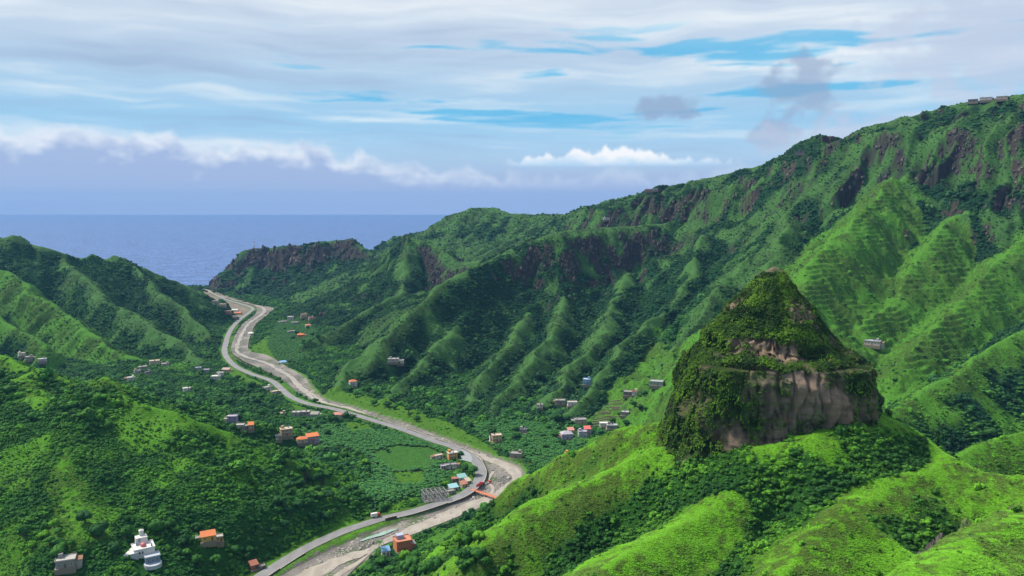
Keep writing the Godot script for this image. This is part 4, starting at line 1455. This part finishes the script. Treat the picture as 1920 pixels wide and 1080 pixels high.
func make_trees() -> void:
	bark = wall_paint(Color(0.09, 0.07, 0.05))
	crowns = [leaf_mesh(71, 420, 0.11, 0.8, 0.78, 9), leaf_mesh(72, 460, 0.10, 0.95, 0.78, 11), leaf_mesh(73, 400, 0.12, 0.7, 0.75, 8)]
	for c in [Color(0.022, 0.09, 0.02), Color(0.035, 0.13, 0.02), Color(0.10, 0.27, 0.018), Color(0.055, 0.18, 0.025)]:
		var m := leaf_mat.duplicate() as StandardMaterial3D
		m.albedo_color = c.linear_to_srgb()
		crown_mats.append(m)

func tree(p: Vector3, r: float, tone: int, label: String, group: String) -> void:
	if group != "":
		label = ("large " if r > 4.6 else "medium " if r > 3.8 else "small ") + ["dark green", "mid green", "lime green", "fresh green"][tone] + " " + label
	var t := thing("tree", label, "tree", p - Vector3(0, 0.15, 0), rng.randf() * TAU, group)
	var hgt := r * rng.randf_range(0.6, 0.95)
	var lean := Vector3(rng.randf_range(-0.12, 0.12), 0, rng.randf_range(-0.12, 0.12)) * hgt
	var tr := tube(Vector3(0, -0.4, 0), Vector3(0, hgt + r * 0.35, 0) + lean, r * 0.09, r * 0.05, t, "trunk", bark)
	for i in 3:
		var a := rng.randf() * TAU
		var q0 := lean * 0.7 + Vector3(0, hgt * 0.75, 0)
		tube(q0, q0 + Vector3(cos(a), 1.1, sin(a)) * r * 0.42, r * 0.04, r * 0.018, t, "limb", bark, 6)
	var c := part("crown", crowns[rng.randi() % 3], crown_mats[tone], t, lean + Vector3(0, hgt * 0.72, 0), Vector3(0, rng.randf() * TAU, 0))
	c.scale = Vector3(r, r * rng.randf_range(0.85, 1.15), r)
	clear_round(p, r * 0.5)

func palm(p: Vector3, h: float, label: String) -> void:
	var t := thing("palm_tree", label, "palm", p - Vector3(0, 0.2, 0), rng.randf() * TAU, "palms by the orange house")
	tube(Vector3.ZERO, Vector3(0.4, h, 0), 0.26, 0.16, t, "trunk", bark)
	var m := crown_mats[1]
	for i in 15:
		var a := TAU * i / 15.0 + rng.randf_range(-0.2, 0.2)
		var dir := Vector3(cos(a), 0, sin(a)); var side := Vector3(-dir.z, 0, dir.x)
		var up := rng.randf_range(0.2, 1.3)
		var st := SurfaceTool.new()
		st.begin(Mesh.PRIMITIVE_TRIANGLES)
		st.set_color(Color(1, 1, 1))
		var prev := Vector3.ZERO
		for k in 6:
			var f := (k + 1) / 6.0
			var q := dir * 2.9 * f + Vector3.UP * (up * 2.4 * f - 3.0 * f * f)
			for s in [-1, 1]:
				var tip: Vector3 = (prev + q) / 2 + side * s * 0.75 * (1.1 - f * 0.6) - Vector3.UP * 0.35
				st.set_normal((Vector3.UP + side * s * 0.6).normalized())
				for e in ([prev, q, tip] if s > 0 else [prev, tip, q]):
					st.add_vertex(e)
			prev = q
		part("frond", st.commit(), m, t, Vector3(0.4, h, 0))

func tree_zone(outline: Array, count: int, rmin: float, rmax: float, tones: Array, label: String, group: String, seed_: int) -> void:
	var g := RandomNumberGenerator.new(); g.seed = seed_
	var p := PackedVector2Array()
	var lo := Vector2(1e9, 1e9); var hi := -lo
	for q in outline:
		p.append(Vector2(q[0], q[1])); lo = lo.min(p[-1]); hi = hi.max(p[-1])
	var n := 0; var tries := 0
	while n < count and tries < count * 20:
		tries += 1
		var e := Vector2(g.randf_range(lo.x, hi.x), g.randf_range(lo.y, hi.y))
		if not Geometry2D.is_point_in_polygon(e, p): continue
		var w := pick(e.x, e.y)
		if not clear_of(w.x, w.z) or minf(from_grid(road_far, w.x, w.z), from_grid(bed_far, w.x, w.z)) < 5.0: continue
		tree(w, g.randf_range(rmin, rmax), tones[g.randi() % tones.size()], label, group)
		n += 1

func groves() -> void:
	make_trees()
	for q in [[186,1000,6.5,0],[236,1004,5.0,1],[292,992,5.0,1],[215,1030,4.5,0],[160,975,5.0,0],[320,985,4.6,1],[345,1010,4.0,0]]:
		tree(pick(q[0], q[1] + 8), q[2], q[3], "tree close round the white terraced house", "trees round the white terraced house")
	for q in [[886,892,6.5,1],[872,888,4.5,0],[851,866,3.0,0]]:
		tree(pick(q[0], q[1]), q[2], q[3], "tree inside the road bend beside the white hut", "trees inside the road bend")
	tree(pick(836, 915), 4.4, 2, "lime green tree between the stalls and the concrete frame", "")
	tree(pick(686, 872), 4.0, 2, "lime green tree standing alone at the dark wood edge", "")
	tree(pick(727, 848), 2.6, 0, "small dark tree alone at the edge of the mown field", "")
	for q in [[712,1040,9.0],[706,1052,7.5]]:
		var w := pick(q[0], q[1])
		palm(w, q[2], "tall palm with drooping fronds beside the orange house")
		clear_round(w, 2.0)
	tree_zone([[640,1075],[700,1050],[800,1040],[900,1010],[920,1070],[760,1080]], 24, 3.0, 5.2, [0, 1, 3, 2], "tree in the grove in front of the orange house", "grove in front of the orange house", 301)
	tree_zone([[380,720],[420,705],[480,715],[520,760],[500,800],[420,780]], 22, 3.2, 6.0, [0, 0, 1], "tree in the wood above the purple house", "wood above the purple house", 302)
	tree_zone([[480,800],[540,780],[640,800],[600,830],[520,815]], 14, 2.8, 4.6, [0, 1], "tree among the roadside houses and the brick house", "trees among the roadside houses", 303)
	tree_zone([[540,880],[640,900],[690,930],[620,975],[560,1000],[500,1010]], 26, 3.0, 5.2, [0, 0, 1], "tree on the steep wooded bank above the road", "wooded bank above the road", 304)
	tree_zone([[640,730],[760,735],[860,780],[820,800],[700,770]], 22, 3.2, 5.5, [0, 0, 1], "tree in the dark fringe along the right river bank", "fringe along the right river bank", 305)
	tree_zone([[900,800],[1040,770],[1200,740],[1240,760],[1120,830],[1000,850],[920,850]], 26, 3.0, 5.2, [0, 0, 1], "tree among the hamlet houses below the terraces", "trees of the hamlet below the terraces", 306)
	tree_zone([[400,620],[420,640],[405,690],[380,690],[390,650]], 10, 4.0, 6.0, [0, 0, 1], "tree on the slope just left of the far road", "trees left of the far road", 307)
	tree_zone([[560,600],[610,610],[590,650],[540,650],[520,620]], 12, 3.5, 5.5, [0, 1], "tree between the houses of the far village", "trees of the far village", 308)
	tree_zone([[30,1000],[140,960],[150,1050],[60,1078]], 12, 2.6, 4.2, [1, 3, 2], "tree on the slope beside the grey concrete house", "trees near the grey concrete house", 309)
	tree_zone([[310,1000],[470,990],[470,1060],[350,1075]], 12, 2.6, 4.2, [0, 1, 3], "tree on the slope round the yellow house with orange roof", "trees round the yellow house", 310)

# ---------------------------------------------------------------- sky
func ramp(stops: Array, t: float) -> Color:
	for i in range(1, stops.size()):
		if t <= stops[i][0]:
			return (stops[i - 1][1] as Color).lerp(stops[i][1], clampf((t - stops[i - 1][0]) / (stops[i][0] - stops[i - 1][0]), 0.0, 1.0))
	return stops[-1][1]

var sky_stops := []
func rgb8(r: float, g: float, b: float) -> Color:
	return Color(r / 255.0, g / 255.0, b / 255.0)

func sky_color(az: float, el: float) -> Color:
	if el <= 0.0:
		return rgb8(164, 182, 220)
	var c := ramp(sky_stops, el)
	# long streaks of thin cloud, drawn out sideways and closing up towards the horizon
	var e2 := el * (1.0 + 6.0 / (el + 4.0))
	var sx := az * 0.9; var wob := n_puff.get_noise_2d(az * 1.2, el * 3.0) * 1.2
	var s1 := n_sky.get_noise_2d(sx, (e2 + wob) * 9.0 + az * 0.35)
	var s2 := n_sky.get_noise_2d(sx * 2.6 + 500.0, (e2 + wob * 0.5) * 26.0 - az * 0.6)
	var s3 := n_sky.get_noise_2d(sx * 6.0 - 300.0, (e2 + wob * 0.7) * 70.0 + az * 1.5)
	var body := s1 * 0.7 + s2 * 0.4 + s3 * 0.22
	var amt := smoothstep(1.5, 5.0, el)
	c = c.lerp(rgb8(240, 246, 250), clampf(body * 1.7 + 0.04, 0.0, 1.0) * amt * 0.9)
	c = c.lerp(rgb8(150, 172, 205), clampf(-body * 1.1 - 0.12, 0.0, 1.0) * amt * 0.8)
	# blue gaps
	var gap := n_sky.get_noise_2d(az * 1.5 - 900.0, e2 * 15.0 + wob * 3.0)
	var gw := smoothstep(3.5, 6.0, el) * (1.0 - smoothstep(10.0, 13.0, el))
	c = c.lerp(rgb8(78, 180, 232), clampf((gap - 0.25 + s2 * 0.8 + s3 * 0.4) * 4.0, 0.0, 1.0) * gw * 0.7 * smoothstep(-24.0, -8.0, az if absf(az) < 45.0 else 0.0))
	# bank of cumulus along the sea horizon
	var bank := 1.7 + 2.5 * clampf((-az + 2.0) / 30.0, 0.0, 1.0) + n_puff.get_noise_2d(az * 3.0, 7.0) * 1.2 + (0.5 - absf(n_puff.get_noise_2d(az * 6.0, el * 5.0))) * 1.1
	var inb := smoothstep(bank + 0.3, bank - 0.5, el)
	var lump := n_puff.get_noise_2d(az * 5.0 + 40.0, el * 10.0) + n_puff.get_noise_2d(az * 16.0, el * 30.0) * 0.4
	var bc := rgb8(168, 188, 224).lerp(rgb8(230, 238, 248), clampf((el - bank + 1.6) / 1.6 + lump * 0.7, 0.0, 1.0))
	bc = bc.lerp(rgb8(170, 188, 224), smoothstep(1.5, 0.6, el))
	c = c.lerp(bc, inb * clampf(0.4 + (4.0 - az) / 30.0, 0.35, 0.95))
	# bright far cumulus low over the ridge
	var far_top := 2.75 + 1.1 * exp(-pow((az - 6.5) / 5.0, 2.0)) + (0.5 - absf(n_puff.get_noise_2d(az * 8.0, el * 4.0 + 60.0))) * 1.0 - 0.35
	var fw := smoothstep(-0.8, 0.8, az) * smoothstep(17.0, 13.0, az)
	var inf := smoothstep(far_top + 0.12, far_top - 0.15, el) * smoothstep(2.35, 2.7, el) * fw
	c = c.lerp(rgb8(190, 220, 245).lerp(rgb8(252, 253, 255), clampf((el - 2.5) * 1.3 + lump * 0.5, 0.0, 1.0)), inf)
	# low dark shreds of cloud by the ridge
	for q in [[10.9, 6.6, 2.6, 0.9, 0.7], [19.5, 6.9, 2.3, 2.6, 0.62], [18.2, 4.6, 2.0, 0.9, 0.5], [22.5, 4.4, 5.5, 1.7, 0.6], [31.0, 9.5, 7.0, 4.5, 0.55], [-70, 8, 6, 3, 0.5], [75, 9, 7, 3, 0.5], [140, 7, 6, 3, 0.5], [-130, 9, 8, 3, 0.5]]:
		var dx: float = (az - q[0]) / q[2]; var dy: float = (el - q[1]) / q[3]
		var rr := dx * dx + dy * dy
		if rr < 4.0:
			var nn := n_puff.get_noise_2d(az * 6.0 + 11.0, el * 8.0) * 1.3 + n_puff.get_noise_2d(az * 15.0, el * 20.0) * 0.5
			var a := smoothstep(1.3, 0.2, rr - nn)
			var tint := rgb8(150, 170, 200) if q[0] < 21.0 else rgb8(196, 206, 228)
			c = c.lerp(tint, a * q[4])
	return c

func build_sky() -> ImageTexture:
	sky_stops = [[0.0, rgb8(164, 182, 220)], [1.0, rgb8(170, 188, 224)], [1.8, rgb8(174, 195, 226)], [3.2, rgb8(178, 211, 238)], [5.5, rgb8(160, 207, 239)], [7.5, rgb8(174, 209, 236)], [9.5, rgb8(186, 210, 233)], [12.0, rgb8(202, 218, 236)], [15.0, rgb8(216, 225, 237)], [30.0, rgb8(200, 214, 234)], [90.0, rgb8(190, 208, 236)]]
	var W := 4096; var H := 2048
	var coarse := Image.create(512, 256, false, Image.FORMAT_RGB8)
	for j in 256:
		var el := 90.0 - (j + 0.5) / 256.0 * 180.0
		for i in 512:
			coarse.set_pixel(i, j, sky_color(wrapf((i + 0.5) / 512.0 * 360.0, -180.0, 180.0), el))
	coarse.resize(W, H, Image.INTERPOLATE_BILINEAR)
	var side := int(W * 38.0 / 360.0)
	var j0 := int(H * (90.0 - 16.5) / 180.0); var j1 := int(H * (90.0 + 0.6) / 180.0)
	for j in range(j0, j1):
		var el := 90.0 - (j + 0.5) / H * 180.0
		for i in range(-side, side):
			coarse.set_pixel(posmod(i, W), j, sky_color((i + 0.5) / W * 360.0, el))
	return ImageTexture.create_from_image(coarse)

# ---------------------------------------------------------------- the lie of the land
func survey() -> void:
	var soft := [0, 0, 120, 66, 400, 190]
	# main ridge on the right and its far hill
	ridge([[828,428,2350],[845,403,2330],[880,390,2300],[925,388,2280],[960,400,2250],[1010,402,2150],[1060,400,2080],[1130,391,2000]], [0,0,12,14,40,110,300,260], [0,0,60,24,200,90,600,230], {f=0.35, g=1, w=1, flute=6.0})
	ridge([[1130,391,2000],[1150,375,1950],[1240,352,1800],[1390,320,1600],[1480,293,1500],[1560,270,1430],[1640,235,1360],[1720,214,1300],[1800,195,1250],[1920,177,1180],[2100,150,1100]], [0,0,200,60,600,260], [0,0,150,55,195,120,300,215,560,380,800,500], {f=0.5, g=1, w=1, flute=12.0, rock=2.0})
	# spur with the red cliffs
	ridge([[1390,340,1580],[1340,372,1550],[1290,412,1500],[1180,425,1480],[1100,428,1450],[1050,436,1400],[985,455,1380],[935,480,1350]], [0,0,20,7,50,66,150,150,300,240,500,350], [0,0,120,45,400,190], {f=0.55, g=1, w=1, flute=9.0, rock=1.6})
	# spurs below it, down to the valley
	var sp := [0,0,10,9,50,52,130,125,300,240]
	spur([[935,480],[840,526],[740,610],[643,702],[612,738]], 1350, sp, sp, {f=0.62, g=1, w=1})
	spur([[880,575],[840,627],[782,696],[725,765]], 1290, sp, sp, {f=0.62, g=1, w=1})
	spur([[925,545],[826,641],[770,705],[710,768]], 1330, sp, sp, {f=0.6, g=1, w=1})
	spur([[985,590],[940,660],[889,733],[850,795]], 1250, sp, sp, {f=0.6, g=1, w=1})
	spur([[1061,530],[1051,592],[1005,663],[945,733],[905,805]], 1350, sp, sp, {f=0.6, g=1, w=1})
	spur([[1330,440],[1300,500],[1270,560],[1180,640],[1090,740],[1045,800]], 1300, sp, sp, {f=0.62, g=1, w=1})
	spur([[1180,510],[1160,560],[1130,620],[1070,690],[990,790]], 1350, sp, sp, {f=0.72, g=1, w=1})
	spur([[1400,480],[1330,560],[1280,640],[1220,720],[1140,800]], 1100, sp, sp, {f=0.55, g=1, w=3, t=0.4})
	# bright terraced spurs on the right
	var rp := [0,0,12,8,50,43,130,105,300,200]
	ridge([[1480,400,1150],[1455,470,1050],[1430,540,960]], rp, rp, {f=0.5, g=1, w=1, t=0.3})
	ridge([[1680,330,1110],[1667,349,1080],[1615,401,980],[1548,467,880],[1500,540,800],[1470,600,740]], rp, rp, {f=0.2, b=0.25, g=3, w=3, t=0.9})
	ridge([[1860,345,1060],[1800,400,1000],[1740,460,930],[1680,556,840],[1610,612,780]], rp, rp, {f=0.2, b=0.25, g=3, w=3, t=0.95})
	ridge([[2000,380,960],[1920,440,900],[1815,553,800],[1740,620,730],[1690,672,690]], rp, rp, {f=0.3, b=0.3, g=3, w=3, t=0.8})
	ridge([[2080,530,700],[1920,618,630],[1833,671,590],[1756,719,560],[1655,777,520],[1600,800,500]], [0,0,60,50,200,150], [0,0,60,50,200,150], {f=0.55, g=3, w=1, t=0.2})
	ridge([[2100,780,460],[1920,812,440],[1850,830,430],[1780,862,415],[1740,890,400]], rp, rp, {f=0.25, g=0, w=0})
	# knoll and headlands
	ridge([[935,480,1450],[880,492,1560],[850,490,1640],[825,464,1700],[800,455,1730],[765,443,1750],[735,470,1770],[700,510,1790],[650,560,1790]], [0,0,18,10,50,70,300,190], [0,0,60,40,250,150], {f=0.5, g=1, w=1, rock=1.4})
	spur([[765,443],[750,545],[660,600],[577,642],[560,662]], 1750, sp, sp, {f=0.6, g=1, w=1})
	ridge([[745,470,1740],[690,520,1700],[620,570,1650],[590,600,1600]], sp, sp, {f=0.75, g=1, w=1})
	ridge([[396,541,2330],[402,528,2340],[430,495,2350],[455,470,2340],[490,465,2330],[560,458,2300],[640,450,2270],[665,447,2250],[685,465,2220],[712,492,2170]], [0,0,60,60,200,190], [0,0,10,3,38,60,110,98,360,190], {f=0.8, g=1, w=1, flute=7.0, rock=1.2})
	ridge([[690,472,2600],[730,450,2620],[760,438,2640],[822,430,2640],[850,425,2620]], soft, soft, {f=0.5, g=1, w=1})
	# far left hill
	var lp := [0,0,30,22,150,115,350,210]
	ridge([[-300,380,1450],[-100,420,1480],[0,447,1500],[20,440,1500],[45,455,1510],[95,466,1520],[150,485,1540],[175,475,1550],[195,488,1555],[215,479,1560],[240,490,1570],[300,517,1590],[340,530,1610],[370,545,1630],[395,570,1645],[430,600,1660],[447,614,1665]], lp, lp, {f=0.74, g=1, w=3, flute=7.0})
	spur([[110,477],[200,560],[300,620],[390,688]], 1525, sp, sp, {f=0.68, g=1, w=3, t=0.3})
	spur([[240,490],[330,570],[400,625],[420,652]], 1570, sp, sp, {f=0.7, g=1, w=1})
	ridge([[0,500,1400],[110,580,1280],[200,640,1180],[270,678,1140]], sp, sp, {f=0.5, g=3, w=3, t=0.6})
	ridge([[-200,500,1250],[0,595,1150],[80,645,1100]], sp, sp, {f=0.45, g=3, w=3, t=0.3})
	# near left hill
	ridge([[-200,630,660],[0,665,620],[60,690,600],[130,716,590],[170,716,585],[195,706,580],[215,725,575],[235,746,565],[330,775,560],[420,812,565],[500,850,585],[560,872,605],[620,885,630]], [0,0,40,34,150,110], [0,0,6,5,100,30,200,72,400,150], {f=0.55, b=0.9, g=0, w=2, flute=6.0})
	ridge([[60,700,590],[100,800,520],[130,900,465],[150,980,430]], [0,0,80,34,200,90], [0,0,80,34,200,90], {f=0.45, b=0.9, g=0, w=2})
	ridge([[340,1020,485],[400,975,520],[470,920,570],[530,883,600],[580,872,620],[640,890,640]], [0,0,80,30,200,90], [0,0,10,4,60,44,200,150], {f=0.65, g=0, w=2})
	# the pinnacle's own ridge and the foreground
	ridge([[1440,812,352],[1300,790,362],[1235,790,370],[1180,800,375],[1080,850,385],[1000,892,395],[955,940,400],[935,990,400],[925,1050,395]], [0,0,8,4,30,26,120,100,260,190], [0,0,8,5,30,28,80,70,200,150], {f=0.27, b=0.14, g=2, w=0, flute=4.0})
	ridge([[1440,830,345],[1330,842,342],[1230,842,340],[1110,902,330],[1010,937,325],[945,985,320],[900,1040,315],[880,1090,305]], [0,0,8,5,30,30,90,80,200,150], [0,0,10,6,40,34,100,80,200,150], {f=0.27, b=0.14, g=2, w=0, flute=4.0})
	ridge([[1440,880,310],[1380,925,295],[1290,985,275],[1200,1030,258],[1130,1075,245],[1060,1125,232]], [0,0,8,5,30,28,90,70,200,140], [0,0,8,4,30,20,90,60,200,140], {f=0.28, b=0.14, g=2, w=0, flute=3.0})
	ridge([[1440,790,352],[1560,775,355],[1640,775,350],[1700,805,340],[1760,850,320],[1785,872,310],[1850,890,300],[1920,893,290],[2100,890,270]], [0,0,8,6,30,30,90,80,200,150], [0,0,20,10,60,40,120,72,250,150], {f=0.3, b=0.12, g=2, w=0, flute=4.0})
	ridge([[1785,872,310],[1700,905,292],[1600,940,275],[1520,1000,258],[1450,1110,233]], [0,0,30,14,90,60,200,140], [0,0,20,10,90,60,200,140], {f=0.27, b=0.14, g=2, w=0, flute=3.0})
	ridge([[1240,866,335],[1330,856,320],[1420,842,310],[1520,818,311],[1600,792,318],[1650,780,335]], [0,0,20,4,100,60], [0,0,8,4,40,32,120,80], {f=0.62, b=0.4, g=2, w=0, flute=5.0})
	ridge([[2100,900,230],[1960,960,200],[1860,1000,185],[1780,1060,165],[1740,1120,150]], [0,0,8,3,25,30,120,90], [0,0,8,3,25,30,120,90], {f=0.35, b=0.12, g=2, w=0, flute=4.0, rock=1.5})

# ---------------------------------------------------------------- scene
func _ready() -> void:
	var t0 := Time.get_ticks_msec()
	rng.seed = 20240611
	var cam := Camera3D.new()
	cam.name = "camera"
	cam.position = EYE
	cam.rotation.x = -PITCH
	cam.fov = rad_to_deg(2.0 * atan(540.0 / FOCAL))
	cam.near = 1.0; cam.far = 200000.0
	cam.current = true
	add_child(cam)
	set_noise(n_warp, 11, 0.011, 3); set_noise(n_mid, 12, 0.02, 4); set_noise(n_fine, 13, 0.09, 2)
	set_noise(n_patch, 14, 0.016, 3); set_noise(n_big, 15, 0.0045, 2); set_noise(n_flute, 16, 0.022, 2)
	set_noise(n_rug, 18, 0.013, 3); set_noise(n_sky, 21, 0.02, 4); set_noise(n_puff, 22, 0.05, 4)
	var env := Environment.new()
	env.background_mode = Environment.BG_SKY
	var sky := Sky.new()
	var pan := PanoramaSkyMaterial.new()
	pan.panorama = build_sky()
	sky.sky_material = pan
	env.sky = sky
	env.background_energy_multiplier = 0.375
	env.tonemap_mode = Environment.TONE_MAPPER_LINEAR
	env.tonemap_exposure = 2.7
	env.sdfgi_enabled = true; env.ssao_enabled = true; env.ssil_enabled = true
	env.fog_enabled = true
	env.fog_density = 0.000035
	env.fog_light_color = Color(0.5, 0.74, 1.0)
	var we := WorldEnvironment.new()
	we.name = "world_environment"; we.environment = env
	add_child(we)
	var sun := DirectionalLight3D.new()
	sun.name = "sun"
	sun.light_energy = 0.8
	sun.light_angular_distance = 9.0
	sun.light_color = Color(1.0, 0.96, 0.88)
	sun.shadow_enabled = true
	add_child(sun)
	sun.look_at_from_position(Vector3.ZERO, -Vector3(-0.7, 1.0, -0.2), Vector3.FORWARD)
	print("sky ", Time.get_ticks_msec() - t0)

	survey()
	build_corridor()
	leaf_mat = StandardMaterial3D.new()
	leaf_mat.vertex_color_use_as_albedo = true
	leaf_mat.roughness = 0.75
	leaf_mat.metallic_specular = 0.25
	leaf_mat.cull_mode = BaseMaterial3D.CULL_DISABLED
	var soil := StandardMaterial3D.new()
	soil.vertex_color_use_as_albedo = true
	soil.albedo_texture = grain_texture(31, 0.02, 0.62, 1.0)
	soil.normal_enabled = true; soil.normal_texture = bump_texture(32, 0.03, 14.0); soil.normal_scale = 1.0
	soil.uv1_triplanar = true; soil.uv1_world_triplanar = true; soil.uv1_scale = Vector3(0.06, 0.06, 0.06)
	soil.roughness = 0.95
	soil.metallic_specular = 0.2
	field(0, [[697,852],[740,838],[800,838],[835,852],[822,868],[800,878],[770,884],[735,886],[715,868]])
	field(2, [[735,888],[790,886],[800,900],[780,912],[745,912]])
	field(2, [[648,790],[690,795],[700,805],[660,812],[645,800]])
	field(1, [[560,800],[640,800],[720,808],[790,822],[850,842],[850,880],[830,910],[790,925],[700,965],[660,930],[700,900],[690,860],[640,840],[580,850]])
	field(1, [[880,800],[960,790],[1040,800],[1100,830],[1060,870],[1010,880],[975,850],[930,845]])
	field(1, [[500,650],[520,600],[580,600],[600,640],[560,680],[520,675]])
	field(2, [[470,650],[500,630],[540,640],[520,672],[480,668]])
	field(2, [[605,742],[680,764],[760,787],[840,817],[925,855],[938,846],[850,798],[770,768],[690,746],[620,730]])
	field(2, [[540,755],[600,772],[640,786],[620,792],[560,777]])
	field(2, [[425,688],[462,704],[500,722],[470,722],[418,700]])
	field(0, [[985,800],[1030,792],[1050,808],[1010,822]])
	field(3, [[374,541],[400,547],[440,559],[482,572],[472,580],[452,600],[425,603],[403,586],[388,563]])
	build_sheet("near_hills", -400, 400, -520, -150, 1.7, soil)
	build_sheet("valley_slopes", -800, 800, -1100, -516, 1.8, soil)
	build_sheet("mountain_slopes", -1320, 1320, -1800, -1094, 4.0, soil)
	build_sheet("coast_hills", -2100, 2100, -3050, -1790, 8.0, soil)
	print("land ", Time.get_ticks_msec() - t0)
	# sea
	var sea := part("sea", PlaneMesh.new(), null, self, Vector3(0, 0, -9200))
	(sea.mesh as PlaneMesh).size = Vector2(28000, 13600)
	var sm := paint(Color(0.085, 0.165, 0.40), 0.42)
	sm.albedo_texture = grain_texture(91, 0.012, 0.72, 1.0)
	sm.normal_enabled = true; sm.normal_texture = bump_texture(92, 0.05, 6.0)
	sm.uv1_triplanar = true; sm.uv1_world_triplanar = true; sm.uv1_scale = Vector3(0.0016, 0.0016, 0.0016)
	sm.metallic_specular = 0.3
	sea.material_override = sm
	sea.set_meta("kind", "structure")
	build_river()
	print("river ", Time.get_ticks_msec() - t0)
	pinnacle()
	print("pinnacle ", Time.get_ticks_msec() - t0)
	grime = grain_texture(81, 0.03, 0.7, 1.0)
	glass_mat = paint(Color(0.03, 0.035, 0.045), 0.15)
	terrace_house()
	village()
	concrete_frame()
	bridge()
	truck(704, 971, 25, Color(0.5, 0.08, 0.04), Color(0.74, 0.74, 0.74), "white box truck with red cab parked beside the road", true)
	truck(899, 913, 60, Color(0.6, 0.04, 0.05), Color(0.6, 0.05, 0.06), "red tipper truck on the river side of the road", false)
	truck(914, 903, 50, Color(0.62, 0.08, 0.08), Color(0.7, 0.66, 0.6), "truck with red cab and pale bed on the riverbed", false)
	mast()
	terrace_walls()
	print("village ", Time.get_ticks_msec() - t0)
	groves()
	print("trees ", Time.get_ticks_msec() - t0)
	scatter()
	print("all ", Time.get_ticks_msec() - t0)
